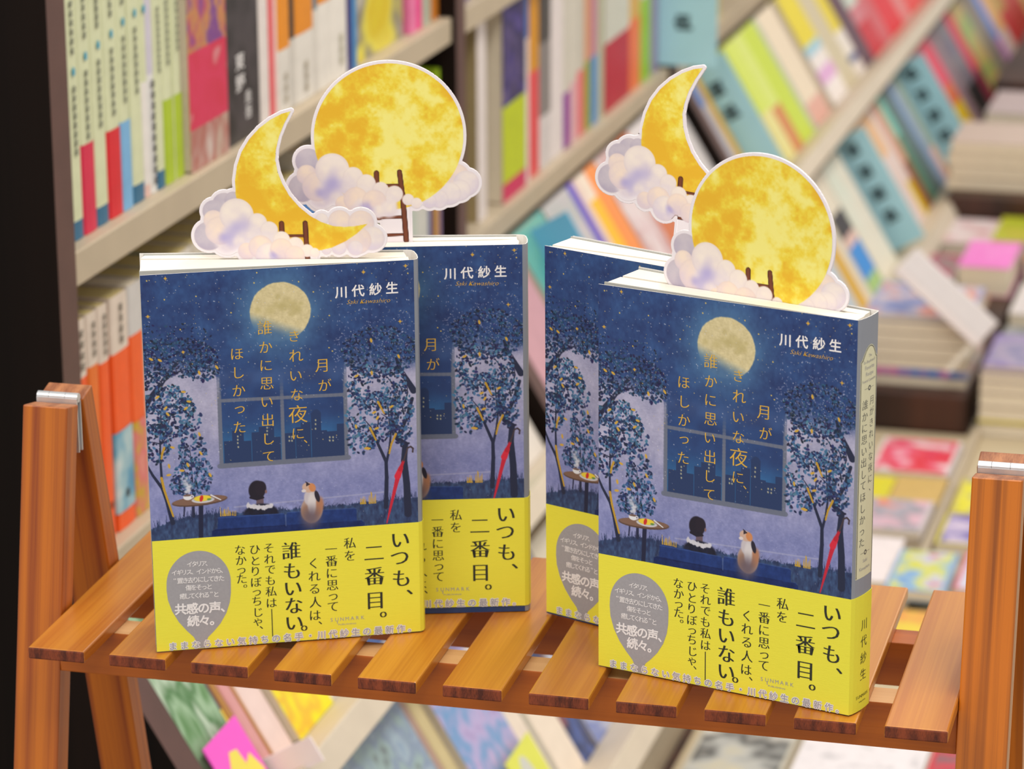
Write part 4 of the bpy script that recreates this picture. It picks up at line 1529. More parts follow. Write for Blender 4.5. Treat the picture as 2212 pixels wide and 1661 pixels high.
CRIMSON = (214, 34, 74)
row_of('upper', 'paperbacks on the upper shelf', [
    green(.0213, .0395, .104, 'pale green paperback with a blue dot, first one beside the dark end panel', foot=DKB),
    green(.0403, .0596, .110, 'pale green paperback with a crimson pink paper band, nearest the dark end panel', obi=(0, .056, CRIMSON)),
    green(.0606, .0806, .113, 'pale green paperback with blue foot between the crimson-banded and red-banded ones', foot=DKB),
    green(.0816, .1030, .116, 'pale green paperback with a bright red paper band and blue dot', obi=(0, .056, (216, 24, 40))),
    green(.1036, .1206, .120, 'pale green paperback with a sky blue paper band on its lower third', obi=(0, .057, (122, 178, 222))),
    green(.1224, .1421, .122, 'pale green paperback with blue foot, right of the sky blue band', foot=DKB),
    (.1427, .1525, .152, [(0, .008, (226, 190, 180)), (.008, .075, (232, 226, 222)), (.075, .152, GRN)], 'pale green paperback with white lower half and a teal line', dict(dots=[(0, .122, .0022, (60, 160, 190))])),
    (.1530, .1638, .152, [(0, .078, (226, 224, 222)), (.078, .152, (206, 200, 214))], 'thin white and lilac paperback with dark blotches along its spine', dict(marks=[(0, .005, .075, .006, (60, 60, 64))])),
    green(.1646, .1788, .128, 'pale green paperback with blue foot, left of the two lime-banded ones', foot=DKB),
    green(.1796, .1955, .130, 'pale green paperback with a lime paper band, left one of that pair', obi=(0, .056, (172, 196, 40))),
    (.1958, .1977, .152, [(0, .152, GRN)], 'thin plain pale green paperback between the two lime-banded ones'),
    green(.1980, .2126, .136, 'pale green paperback with a lime paper band, right one of that pair', obi=(0, .056, (172, 196, 40))),
    (.2140, .2890, .172, [(0, .028, blobs(['C8B8A8', 'B06A60', 'DCD4CC'], 60, stretch=(1, 1, .4))), (.028, .080, blobs(['D2284C', 'D8305A', 'D2284C', 'E0D8D4', 'E6DEDA'], 24, seed=.65)), (.080, .172, blobs(['6A3A9A', 'B4506A', 'C88A4A', '7A3E8E', '8A4A7A'], 46, seed=2.1))], 'purple and crimson illustrated paperback turned face out on the upper shelf', dict(face=True, t=.016, n=.004)),
    (.2905, .3590, .172, [(0, .172, blobs(['1C181A', '262022', '443C40', '201A1C'], 22, seed=.4))], 'black paperback turned face out with large white name lettering', dict(face=True, t=.014, n=.002, title=('東野圭吾', .013, .0, (226, 222, 222)))),
    (.3640, .3860, .165, [(0, .165, (228, 218, 214))], 'plain white thick paperback right of the black one'),
    (.3880, .3990, .165, [(0, .165, (226, 104, 108))], 'coral pink paperback spine beside the plain white one'),
    (.3995, .4050, .165, [(0, .165, (232, 206, 200))], 'thin pale pink paperback beside the coral one'),
    (.4060, .4320, .168, [(0, .046, (222, 216, 208)), (.046, .168, (230, 142, 16))], 'orange paperback with white lower half, leftmost of the orange ones', dict(marks=[(0, .006, .03, .007, (190, 180, 160))])),
    (.4335, .4430, .160, [(0, .05, (206, 200, 192)), (.05, .16, (58, 50, 44))], 'thin black paperback with pale foot between two orange ones'),
    (.4445, .4850, .168, [(0, .050, (226, 220, 212)), (.050, .168, (228, 140, 16))], 'orange paperback with white lower half right of the thin black one', dict(marks=[(0, .006, .03, .008, (190, 180, 160))])),
    (.4865, .4960, .160, [(0, .062, (214, 208, 200)), (.062, .16, (110, 130, 140))], 'slim slate grey paperback with pale lower half'),
    (.4970, .5290, .168, [(0, .064, (230, 224, 216)), (.064, .168, (226, 138, 14))], 'orange paperback with tall white lower half, third of the orange ones'),
    (.5300, .5650, .168, [(0, .080, (232, 226, 218)), (.080, .168, (228, 140, 18))], 'orange paperback with tall white lower half, touching the navy one', dict(marks=[(0, .01, .035, .008, (190, 186, 160))])),
    (.5665, .5790, .168, [(0, .168, (52, 44, 116))], 'navy blue paperback beside the yellow illustrated one'),
    (.5800, .5900, .168, [(0, .06, (62, 140, 196)), (.06, .168, (206, 212, 218))], 'white paperback with azure lower part beside the navy one'),
    (.5980, .7220, .182, [(0, .182, blobs(['E2D022', 'DCC010', 'E6DA4A', '8C8470', 'D8D0C0'], 17, seed=1.3))], 'yellow paperback with a grey round picture turned face out', dict(face=True, t=.014, n=-.004)),
    (.7300, .7500, .172, [(0, .172, (232, 120, 168))], 'rose pink paperback near the shelf divider'),
    (.7510, .7640, .172, [(0, .172, (236, 60, 140))], 'hot pink paperback next to the rose pink one'),
    (.7650, .7900, .172, [(0, .172, (176, 178, 160))], 'grey green paperback next to the hot pink one'),
    (.7910, .8120, .172, [(0, .172, (198, 118, 30))], 'brown orange paperback touching the shelf divider on the upper shelf'),
    (.8700, .9100, .165, [(0, .165, (84, 52, 140))], 'dark purple paperback on the upper shelf beyond the divider'),
])

ORG = (242, 88, 12)


def orange(y0, y1, label, obi=None, ob=.030):
    w = min(.006, (y1 - y0) * .3)
    return (y0, y1, .1555, [(0, .118 if ob == .03 else ob, ORG), (.118 if ob == .03 else ob, .1555, (222, 206, 192))], label, dict(obi=obi, pages=(204, 186, 128), marks=[(0, .122, .150, w, (120, 112, 100)), (0, .020, .026, w, (60, 40, 30))]))  # khaki pages: shade under the shelf above is put into the paper colour


row_of('lower', 'paperbacks on the lower upright shelf', [  # books given khaki pages here have the shelf's shade mixed into their colour
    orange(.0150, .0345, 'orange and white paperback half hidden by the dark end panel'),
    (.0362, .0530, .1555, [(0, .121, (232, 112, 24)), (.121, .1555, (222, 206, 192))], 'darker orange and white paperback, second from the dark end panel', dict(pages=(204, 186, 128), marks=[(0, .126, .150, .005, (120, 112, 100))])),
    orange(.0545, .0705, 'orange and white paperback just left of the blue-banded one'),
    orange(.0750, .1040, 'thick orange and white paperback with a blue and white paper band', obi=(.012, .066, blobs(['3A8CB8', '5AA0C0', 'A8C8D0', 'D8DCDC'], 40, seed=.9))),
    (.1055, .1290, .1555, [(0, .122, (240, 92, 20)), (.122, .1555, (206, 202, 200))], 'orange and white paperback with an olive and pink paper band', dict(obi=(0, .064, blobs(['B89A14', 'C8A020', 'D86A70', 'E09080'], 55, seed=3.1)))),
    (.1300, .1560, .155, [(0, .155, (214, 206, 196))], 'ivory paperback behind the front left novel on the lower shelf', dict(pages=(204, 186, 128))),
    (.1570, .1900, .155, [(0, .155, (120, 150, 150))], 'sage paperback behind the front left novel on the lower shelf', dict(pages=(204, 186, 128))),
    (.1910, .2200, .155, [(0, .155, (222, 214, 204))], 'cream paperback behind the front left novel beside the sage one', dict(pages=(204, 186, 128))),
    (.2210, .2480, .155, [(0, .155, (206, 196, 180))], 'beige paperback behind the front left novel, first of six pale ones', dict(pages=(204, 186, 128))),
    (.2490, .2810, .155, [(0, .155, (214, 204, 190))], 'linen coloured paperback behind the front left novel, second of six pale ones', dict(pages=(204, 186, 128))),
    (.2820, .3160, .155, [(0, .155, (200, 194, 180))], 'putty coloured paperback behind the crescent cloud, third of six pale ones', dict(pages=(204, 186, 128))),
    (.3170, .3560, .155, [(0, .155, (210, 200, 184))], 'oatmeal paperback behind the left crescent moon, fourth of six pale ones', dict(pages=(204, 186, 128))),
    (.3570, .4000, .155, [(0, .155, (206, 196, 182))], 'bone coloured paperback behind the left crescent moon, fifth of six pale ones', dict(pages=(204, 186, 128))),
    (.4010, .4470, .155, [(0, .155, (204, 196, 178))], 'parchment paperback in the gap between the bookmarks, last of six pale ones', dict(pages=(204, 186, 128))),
    (.4480, .4840, .168, [(0, .168, (56, 120, 190))], 'blue paperback glimpsed between the two moon bookmarks', dict(board=(206, 200, 190))),
    (.4860, .5200, .150, [(0, .150, (196, 190, 176))], 'stone grey paperback beside the blue one between the bookmarks'),
    (.5210, .5600, .150, [(0, .150, (200, 96, 44))], 'rust coloured paperback behind the crescent bookmark'),
    (.7000, .7420, .150, [(0, .150, (190, 200, 190))], 'pale mint paperback seen under the right cloud of the full moon'),
    (.7430, .7760, .150, [(0, .150, (206, 206, 200))], 'off-white paperback beside the pale mint one'),
    (.7770, .7900, .150, [(0, .150, (58, 56, 130))], 'thin indigo paperback near the divider on the lower shelf'),
    (.7910, .8060, .150, [(0, .150, (200, 148, 24))], 'mustard paperback near the divider on the lower shelf'),
    (.8070, .8130, .162, [(0, .06, (176, 150, 190)), (.06, .162, (158, 196, 28))], 'lime green paperback touching the divider above its lilac foot'),
    (.9300, .9580, .178, [(0, .178, (226, 216, 214))], 'white spined book with khaki boards, first beyond the divider on the lower shelf', dict(board=(168, 148, 104))),  # white cover whose shade is painted in as the khaki board colour
    (1.0020, 1.0850, .205, [(0, .017, (206, 30, 92)), (.017, .088, (190, 204, 14)), (.088, .205, blobs(['3A2E78', '5A4A80', '2C2450', '4A3A8A', '6A5C80'], 34, seed=5.2))], 'purple patterned book with lime lower part turned face out beyond the divider', dict(face=True, t=.02, n=.002)),
    (1.0870, 1.1060, .200, [(0, .135, (222, 212, 214)), (.135, .2, (64, 118, 190))], 'white paperback with a bright blue top beside the purple patterned book'),
    (1.1080, 1.1420, .200, [(0, .10, (226, 76, 80)), (.10, .2, (214, 146, 20))], 'golden yellow paperback with coral lower part'),
    (1.1450, 1.1870, .185, [(0, .05, (214, 206, 206)), (.05, .12, (136, 128, 126)), (.12, .185, (74, 68, 64))], 'charcoal paperback fading to grey at its foot'),
    (1.1890, 1.2340, .198, [(0, .198, (230, 220, 220))], 'wide white paperback right of the charcoal one'),
    (1.2370, 1.2620, .19, [(0, .055, (140, 50, 150)), (.055, .19, (208, 202, 190))], 'ivory paperback with a violet paper band at its foot'),
    (1.2640, 1.2900, .19, [(0, .06, (222, 176, 184)), (.06, .19, (212, 206, 194))], 'ivory paperback with a pale rose foot'),
    (1.2920, 1.3200, .19, [(0, .066, (226, 116, 120)), (.066, .19, (202, 196, 184))], 'ivory paperback with a salmon foot'),
    (1.3220, 1.3470, .19, [(0, .07, (146, 156, 24)), (.07, .19, (212, 150, 110))], 'apricot paperback with an olive green foot'),
    (1.3490, 1.3760, .19, [(0, .07, (82, 140, 200)), (.07, .19, (190, 130, 150))], 'dusty mauve paperback with a blue foot'),
    (1.3780, 1.3990, .19, [(0, .19, (186, 188, 160))], 'narrow sage cream paperback right of the blue-footed one'),
    (1.4010, 1.5150, .19, [(0, .072, (186, 22, 50)), (.072, .19, (206, 206, 194))], 'broad pale book with a dark red lower part', dict(face=True, t=.014)),
    (1.5180, 1.5680, .19, [(0, .076, (234, 118, 62)), (.076, .19, (214, 170, 80))], 'ochre book with an orange lower part beside the dark red one'),
    (1.5700, 1.6180, .19, [(0, .09, (150, 196, 40)), (.09, .19, (220, 212, 206))], 'pale book with a lime green lower part'),
    (1.6200, 1.6540, .19, [(0, .12, (150, 140, 176)), (.12, .19, (120, 176, 186))], 'lilac and teal book just before the sky blue section card'),
    (1.7300, 1.8600, .17, [(0, .17, blobs(['D6D24A', 'E2DC8A', 'C8C050', 'EDE8E0'], 14, seed=1.9))], 'yellow green book behind the sky blue card at the top edge', dict(face=True, t=.014)),
    (1.8700, 1.9900, .17, [(0, .17, (196, 190, 120))], 'olive cream book beyond the second divider', dict(face=True, t=.014)),
])

row_of('tier one', 'paperbacks on the first sloping tier', [
    (.0020, .0610, .155, [(0, .155, blobs(['5C8A52', '9CBC98', '4A7A44', 'BCD0B8', '6C9A6A'], 46, stretch=(1, 1, .45), seed=.3))], 'green leafy patterned book on the sloping tier beside the dark end panel', dict(face=True, t=.012, n=.006)),
    (.0630, .0760, .155, [(0, .035, (226, 84, 190)), (.035, .055, (232, 196, 60)), (.055, .155, (90, 70, 84))], 'dark paperback with magenta and yellow foot behind the pink tag'),
    (.0770, .0850, .155, [(0, .155, (182, 130, 66))], 'thin tan spine left of the dusty pink one'),
    (.0860, .1000, .155, [(0, .155, (214, 152, 152))], 'dusty pink paperback between two thin tan spines'),
    (.1005, .1035, .155, [(0, .155, (190, 136, 70))], 'very thin tan spine right of the dusty pink one'),
    (.1045, .1345, .155, [(0, .155, (234, 208, 202))], 'pale blush pink paperback left of the bright yellow book'),
    (.1370, .2080, .155, [(0, .155, blobs(['ECE008', 'F0E410', 'ECE008', 'E8B828', 'F0E410'], 30, seed=.7))], 'bright yellow book turned face out on the first sloping tier', dict(face=True, t=.012, n=.004)),
    (.2120, .2500, .150, [(0, .150, (214, 206, 200))], 'cream book behind the tray on the first sloping tier'),
    (.2520, .3600, .155, [(0, .05, (60, 90, 150)), (.05, .155, (206, 214, 222))], 'pale blue book with a dark blue foot on the first sloping tier behind the tray', dict(face=True, t=.012)),
    (.3620, .4700, .155, [(0, .155, (226, 190, 90))], 'amber book on the first sloping tier behind the tray', dict(face=True, t=.012)),
    (.4720, .5800, .155, [(0, .04, (230, 230, 226)), (.04, .155, (170, 60, 70))], 'wine red book on the first sloping tier behind the novels', dict(face=True, t=.012)),
    (.5820, .6900, .155, [(0, .155, (120, 168, 130))], 'fern green book on the first sloping tier behind the novels', dict(face=True, t=.012)),
    (.6920, .8000, .155, [(0, .155, (222, 214, 206))], 'eggshell book on the first sloping tier behind the novels', dict(face=True, t=.012)),
    (.8500, .9780, .155, [(0, .155, (200, 150, 160))], 'dusky pink book just beyond the first divider on the first sloping tier', dict(face=True, t=.012)),
    (.9900, 1.0960, .158, [(0, .158, blobs(['3E9AA0', '6AAEA0', '58A8B0'], 14, seed=2.2))], 'teal book turned face out on the first sloping tier beyond the divider', dict(face=True, t=.012)),
    (1.1000, 1.1920, .158, [(0, .158, blobs(['A8B0AC', 'C2B8BC', 'B4BAB4'], 12, seed=2.9))], 'grey green book between the sky blue card and the violet spine', dict(face=True, t=.012)),
    (1.1940, 1.2150, .158, [(0, .158, (98, 76, 186))], 'violet paperback on the first sloping tier'),
    (1.2160, 1.2320, .158, [(0, .158, (222, 196, 188))], 'beige pink paperback between the violet and yellow spines'),
    (1.2330, 1.2640, .158, [(0, .13, (242, 186, 12)), (.13, .158, (232, 214, 196))], 'bright yellow spined paperback beside the orange one'),
    (1.2650, 1.3060, .158, [(0, .158, (240, 142, 66))], 'orange spined paperback beside the yellow one on the first sloping tier'),
    (1.3070, 1.3900, .158, [(0, .158, blobs(['D8B8BC', 'E2D6D6', 'C89A9A', 'D6CCCC'], 26, seed=4.2))], 'pinkish grey picture book left of the crescent bookmark', dict(face=True, t=.012)),
    (1.3920, 1.4500, .158, [(0, .158, (204, 112, 66))], 'terracotta paperback behind the crescent bookmark'),
    (1.4520, 1.5400, .158, [(0, .158, (216, 206, 206))], 'off-white book behind the crescent bookmark'),
    (1.5420, 1.6600, .158, [(0, .158, (206, 200, 200))], 'light grey book left of the second divider', dict(face=True, t=.012)),
    (1.7010, 1.7320, .156, [(0, .156, (200, 192, 196))], 'silver grey paperback right of the second divider'),
    (1.7330, 1.7640, .156, [(0, .12, (176, 168, 176)), (.12, .156, (110, 140, 200))], 'grey paperback with a blue top left of the gold spine'),
    (1.7650, 1.7900, .156, [(0, .156, (206, 162, 34))], 'gold paperback spine left of the sky blue section card'),
    (1.9260, 1.9800, .156, [(0, .064, (224, 214, 140)), (.064, .156, (206, 220, 90))], 'lime yellow book with a pale foot, left half of a lime pair', dict(n=.004)),
    (1.9810, 2.0300, .156, [(0, .060, (206, 130, 74)), (.060, .156, (210, 222, 112))], 'lime yellow book with a tan foot in the middle of the first sloping tier', dict(n=.004)),
    (2.0310, 2.1060, .156, [(0, .156, (196, 214, 56))], 'vivid lime book right of the tan-footed one', dict(n=.004)),
    (2.1080, 2.1420, .156, [(0, .156, (176, 184, 160))], 'grey green paperback right of the vivid lime book'),
    (2.1440, 2.2400, .156, [(0, .03, (222, 168, 152)), (.03, .156, (232, 214, 188))], 'cream book with a pink foot on the first sloping tier'),
    (2.2700, 2.3720, .156, [(0, .028, (238, 228, 224)), (.028, .048, (222, 170, 214)), (.048, .068, (236, 226, 222)), (.068, .082, (160, 200, 216)), (.082, .156, (228, 208, 30))], 'yellow topped book with blue, white and lilac stripes at its foot', dict(face=True, t=.012)),
    (2.3740, 2.4600, .156, [(0, .156, (206, 192, 160))], 'sand coloured paperback between two yellow topped books'),
    (2.4620, 2.5200, .156, [(0, .02, (226, 214, 206)), (.02, .030, (56, 74, 130)), (.030, .066, (232, 222, 212)), (.066, .156, (226, 204, 36))], 'yellow topped book with a navy blot on its cream foot'),
    (2.5220, 2.5980, .156, [(0, .156, (90, 52, 70))], 'dark plum paperback right of the navy blotted book'),
    (2.6000, 2.6860, .156, [(0, .05, (200, 20, 44)), (.05, .075, (206, 120, 130)), (.075, .156, (200, 208, 196))], 'mint and red book on the first sloping tier'),
    (2.6880, 2.7560, .156, [(0, .156, (206, 92, 100))], 'rose red book beside the mint and red one'),
    (2.7580, 2.8700, .156, [(0, .07, (222, 16, 40)), (.07, .156, (150, 40, 60))], 'scarlet book with a dark upper part on the first sloping tier'),
    (2.8720, 2.9400, .156, [(0, .156, (220, 130, 130))], 'salmon book left of the tomato red one'),
    (2.9420, 3.0700, .156, [(0, .156, (228, 66, 66))], 'tomato red book at the top edge of the photograph'),
    (3.0720, 3.2500, .156, [(0, .156, (190, 60, 70))], 'brick red book at the far end of the first sloping tier'),
])

row_of('tier two', 'paperbacks on the second sloping tier', [
    (.0040, .1400, .168, [(0, .168, (206, 196, 186))], 'cream book on the second sloping tier below the pink tag', dict(face=True, t=.012)),
    (.1600, .2890, .168, [(0, .168, blobs(['7C94B8', 'A4B8C4', '8494B0', '9CB4B4', '6C7478'], 42, seed=1.1))], 'grey blue patterned book turned face out under the tray', dict(face=True, t=.012, n=.006)),
    (.2920, .3010, .168, [(0, .168, (206, 172, 92))], 'thin ochre paperback right of the grey blue patterned book'),
    (.3015, .3120, .168, [(0, .168, (178, 146, 132))], 'thin brown mauve paperback beside the ochre one'),
    (.3125, .3320, .168, [(0, .168, (206, 188, 140))], 'khaki paperback left of the lilac picture book'),
    (.3350, .4380, .168, [(0, .168, blobs(['C4B4DC', 'B8A8D4', '6C9CCC', 'BCACD8', '9080B8'], 30, seed=6.3))], 'lilac book with blue picture turned face out under the tray', dict(face=True, t=.012, n=.004)),
    (.4400, .4740, .168, [(0, .168, (232, 216, 200))], 'cream paperback left of the grey line under the tray'),
    (.4750, .4830, .168, [(0, .168, (182, 174, 158))], 'thin grey paperback between two cream ones under the tray'),
    (.4840, .5330, .168, [(0, .168, (234, 218, 200))], 'cream paperback left of the navy one under the tray'),
    (.5350, .5700, .168, [(0, .168, blobs(['30406E', '4C60A0', '2A3458', 'B06868'], 44, seed=.2))], 'navy paperback under the front of the tray'),
    (.5720, .6500, .168, [(0, .168, blobs(['8C98C8', 'C0C0CC', '7080BC', 'D4D0D0'], 40, seed=.8))], 'periwinkle paperback right of the navy one under the tray', dict(face=True, t=.012)),
    (.6540, .8000, .155, [(0, .155, (210, 200, 180))], 'buff book left of the first divider on the second sloping tier', dict(face=True, t=.012)),
    (.8500, .9800, .155, [(0, .06, (236, 120, 50)), (.06, .155, (230, 222, 212))], 'white book with an orange foot on the second tier behind the novels', dict(face=True, t=.012)),
    (.9820, 1.1100, .155, [(0, .155, (90, 150, 170))], 'steel blue book on the second tier behind the novels', dict(face=True, t=.012)),
    (1.1120, 1.2400, .155, [(0, .155, (226, 206, 120))], 'straw yellow book on the second tier behind the novels', dict(face=True, t=.012)),
    (1.2420, 1.3700, .155, [(0, .155, (160, 90, 120))], 'plum pink book on the second tier behind the novels', dict(face=True, t=.012)),
    (1.3720, 1.5200, .155, [(0, .155, (206, 214, 200))], 'pale celadon book on the second tier behind the novels', dict(face=True, t=.012)),
    (1.5220, 1.6600, .155, [(0, .155, (70, 84, 120))], 'slate blue book left of the second divider on the second tier', dict(face=True, t=.012)),
    (1.6950, 1.7900, .155, [(0, .155, (216, 170, 150))], 'shell pink book right of the second divider on the second tier', dict(face=True, t=.012)),
    (1.7920, 1.8980, .155, [(0, .155, (190, 200, 210))], 'ice grey book behind the low full moon bookmark', dict(face=True, t=.012)),
    (1.9000, 1.9440, .158, [(0, .158, (214, 166, 40))], 'golden paperback just right of the low full moon bookmark'),
    (1.9460, 1.9760, .158, [(0, .158, (224, 214, 196))], 'ivory paperback between the golden one and the black and blue one'),
    (1.9780, 2.0500, .158, [(0, .022, (160, 196, 120)), (.022, .064, (48, 140, 220)), (.064, .078, (222, 186, 176)), (.078, .108, (48, 40, 46)), (.108, .158, (226, 216, 196))], 'ivory book with a black middle and a bright blue block near its foot', dict(face=True, t=.012)),
    (2.0520, 2.1640, .158, [(0, .158, blobs(['DCDCCC', 'E6DECC', 'D4DCCC'], 10, seed=2.5))], 'pale cream green book left of the middle sky blue card', dict(face=True, t=.012)),
    (2.2240, 2.3080, .158, [(0, .158, (206, 186, 130))], 'dull gold paperback behind the middle sky blue card'),
    (2.3100, 2.4060, .158, [(0, .098, (228, 206, 200)), (.098, .158, (232, 184, 134))], 'peach topped white book right of the middle sky blue card'),
    (2.4080, 2.4380, .158, [(0, .050, (222, 190, 6)), (.050, .158, (226, 206, 200))], 'white paperback with a bright yellow foot on the second tier'),
    (2.4400, 2.4800, .158, [(0, .07, (150, 78, 50)), (.07, .158, (210, 150, 120))], 'brown paperback right of the yellow footed one'),
    (2.4820, 2.5150, .158, [(0, .10, (84, 140, 110)), (.10, .158, (120, 200, 180))], 'mint topped green paperback on the second tier'),
    (2.5170, 2.5780, .158, [(0, .158, (92, 116, 116))], 'dark teal paperback beside the mint topped one'),
    (2.5800, 2.6150, .158, [(0, .158, (140, 160, 200))], 'powder blue paperback on the second tier'),
    (2.6170, 2.6560, .158, [(0, .05, (222, 176, 150)), (.05, .158, (160, 174, 156))], 'grey green paperback with a peach foot left of the far sky blue card'),
    (2.7000, 2.8400, .158, [(0, .158, (206, 120, 130))], 'dusty rose book behind the far sky blue card', dict(face=True, t=.012)),
    (2.8480, 2.9550, .158, [(0, .055, (230, 194, 4)), (.055, .085, (226, 110, 60)), (.085, .158, (232, 64, 96))], 'crimson pink book with a yellow foot on the second tier', dict(face=True, t=.012)),
    (2.9570, 3.0150, .158, [(0, .158, (150, 120, 130))], 'mauve paperback right of the crimson pink book'),
    (3.0170, 3.1250, .158, [(0, .055, (28, 24, 28)), (.055, .158, blobs(['6A5068', '807880', '5A4A78'], 24, seed=.5))], 'purple grey book with a black foot on the second tier', dict(face=True, t=.012)),
    (3.1270, 3.1850, .158, [(0, .06, (140, 30, 60)), (.06, .158, (226, 44, 80))], 'crimson book with a maroon foot on the second tier'),
    (3.1870, 3.2950, .158, [(0, .158, blobs(['A0B858', '90B060', 'D0A860', 'B8A868'], 22, seed=3.5))], 'olive green and orange book on the second tier', dict(face=True, t=.012)),
    (3.2970, 3.4000, .158, [(0, .158, (140, 128, 116))], 'taupe book at the far end of the second tier'),
    (3.4020, 3.4500, .158, [(0, .06, (196, 130, 196)), (.06, .158, (96, 140, 226))], 'cornflower blue book with a lilac foot'),
    (3.4520, 3.5300, .158, [(0, .06, (222, 200, 190)), (.06, .158, (232, 178, 110))], 'apricot book near the top right corner'),
    (3.5320, 3.6200, .158, [(0, .08, (206, 60, 60)), (.08, .158, (190, 150, 70))], 'ochre and red book near the top right corner'),
    (3.6220, 3.7600, .158, [(0, .158, (200, 70, 60))], 'brick coloured book in the top right corner'),
    (3.7620, 3.9400, .158, [(0, .158, (210, 170, 110))], 'tan book in the top right corner'),
])

# section cards of sky blue board that stick out between the books and face along the aisle
m_card_blue = M((166, 214, 228), 0.5, 0.04, 20)
m_card_blue2 = M((104, 178, 216), 0.5, 0.05, 20)
m_cardtext = M((52, 76, 84), 0.6, 0.02)


def section_card(label, row, y, n0, n1, z0, z1, chars, mat=m_card_blue, first=None):
    root = thing('section_card', label, 'sign', spot(row, y), 'section cards between the shop books')
    mb = MB()
    mb.box((n0, 0, z0), (n1, .003, z1), mat)
    mb.build('board', root)
    if chars:
        mb = MB()
        w = .0205
        c = (n0 + n1) / 2 + .002
        tmp = MB()
        for k, zc in enumerate(chars):
            stroke_marks(tmp, 0, zc - w * .55, zc + w * .55, w, m_cardtext, 31 * k + int(y * 100), 0)
        tmp.v = [(c + b, -.0006, d) for a, b, d in tmp.v]
        tmp.build('card_lettering', root, fix=False)
    return root


section_card('sky blue section card hanging over the edge of the lower upright shelf', 'lower', 1.6565, -.014, .064, .004, .190, [.052, .092, .132])
section_card('sky blue section card on the first sloping tier right of the gold spine', 'tier one', 1.795, -.02, .036, .004, .160, [.126, .095])
section_card('plain azure section card rising between the two rear novels', 'tier one', 1.040, -.02, .040, -.02, .150, [], m_card_blue2)
section_card('sky blue section card on the second tier beside the cream green book', 'tier two', 2.200, -.02, .036, .006, .165, [.145, .113, .081, .049])
section_card('sky blue section card on the second tier, farthest along the aisle', 'tier two', 2.690, -.02, .040, .010, .165, [.146, .113, .080, .048])

mb = MB()
mb.prism([(-.004, .0185), (-.004, .0004), (.022, .0004), (.036, .0004), (.036, .0185)], 1, 0, .002, M((240, 228, 230), 0.5, 0.02))
o = mb.build('blank_card')
o.matrix_world = spot('tier one', .066) @ Matrix.Translation((.012, 0, -.004))
o['label'], o['category'] = 'blank white card sticking out below the blush pink paperback', 'card'

root = thing('promotion_tag', 'hot pink and yellow promotion tag in front of the green patterned book', 'tag', spot('tier one', .030, .012))
mb = MB()
mb.box((0, -.028, -.01), (.0012, .030, .050), M((246, 92, 206), 0.5, 0.02))
mb.build('card', root)
mb = MB()
mb.prism([(-.022, -.008), (.020, -.008), (.027, .012), (.020, .026), (.010, .022), (.008, .034), (-.002, .036), (-.012, .026), (-.020, .016)], 0, .0012, .0016, M((238, 222, 90), 0.5, 0.02))
mb.build('yellow_print', root)
mb = MB()
stroke_marks(mb, -.004, .006, .022, .014, M((246, 150, 170), .6, .02), 5, .0018)
mb.build('tag_lettering', root, fix=False)

root = thing('promotion_tag', 'pale lime promotion tag in front of the lilac picture book under the tray', 'tag', spot('tier two', .405, .012))
mb = MB()
mb.box((0, -.030, -.01), (.0012, .034, .066), M((222, 224, 90), 0.5, 0.03))
mb.build('card', root)
mb = MB()
mb.prism([(-.002 + .011 * math.cos(2 * math.pi * k / 16), .040 + .020 * math.sin(2 * math.pi * k / 16)) for k in range(16)], 0, .0012, .0016, M((206, 206, 196), 0.5, 0.02))
mb.build('grey_print', root)

# ---------------------------------------------------------------- flat piles on the display table
def flat(label, x0, x1, y0, y1, z0, t, cover, fore=None, top=None, group='flat books on the display table', name='paperback', tilt=0.0, fore_out=False):
    """lying book: open page edge toward the camera, spine away"""
    m = MBC @ Matrix.Translation((x0, y1, z0 + t / 2)) @ Matrix.Rotation(tilt, 4, 'Z') @ frame((0, 0, 0), (0, 1, 0), (0, 0, 1), (1, 0, 0))
    if fore_out:                                  # this one shows its spine instead
        m = MBC @ Matrix.Translation((x1, y0, z0 + t / 2)) @ frame((0, 0, 0), (0, -1, 0), (0, 0, 1), (-1, 0, 0))
    return book(label, m, t, x1 - x0, y1 - y0, [(0, x1 - x0, cover)], group, name, top=top)


Z1 = TZ + .0016
PALE = (226, 216, 204)
# piles seen in the gap right of the front right novel
flat('white backed magazine under the crimson one on the display table', .262, .346, 1.47, 1.585, Z1, .010, (232, 222, 222))
flat('magazine with crimson and pink cover behind the right novel', .262, .346, 1.462, 1.58, Z1 + .0102, .006, (226, 214, 216), top=blobs(['E8E0E2', 'D83C68', 'E02838', 'E86C90', 'ECE4E4'], 28, seed=.6))
flat('tan covered book on the display table below the crimson magazine', .296, .348, 1.365, 1.458, Z1, .014, (206, 172, 100))
flat('yellow book with a green lower edge beside the right novel', .240, .294, 1.385, 1.458, Z1, .012, (226, 210, 40), top=blobs(['E2D020', 'DCD41C', '3CA070'], 22, seed=2.4))
flat('lower grey photo magazine of a pair on the display table', .255, .346, 1.262, 1.36, Z1, .016, PALE)
flat('grey and pink photo magazine on top of its pair on the display table', .257, .347, 1.255, 1.352, Z1 + .0162, .008, (206, 196, 204), top=blobs(['F08050', 'B4ACBC', '9898A4', 'E2B4C4', 'BCB4C4'], 26, seed=1.7))
flat('white covered book on the display table in front of the grey pink magazine', 0.250, .334, 1.115, 1.245, Z1, .020, (238, 228, 230))
flat('blue and yellow magazine leaning over the pile gap in front of the white book', .336, .392, 1.09, 1.205, Z1 + .0135, .010, (140, 180, 220), top=blobs(['5C80C8', '8CB8E0', 'D8D83C', 'C8CCE0', 'D83848'], 30, seed=2.0))
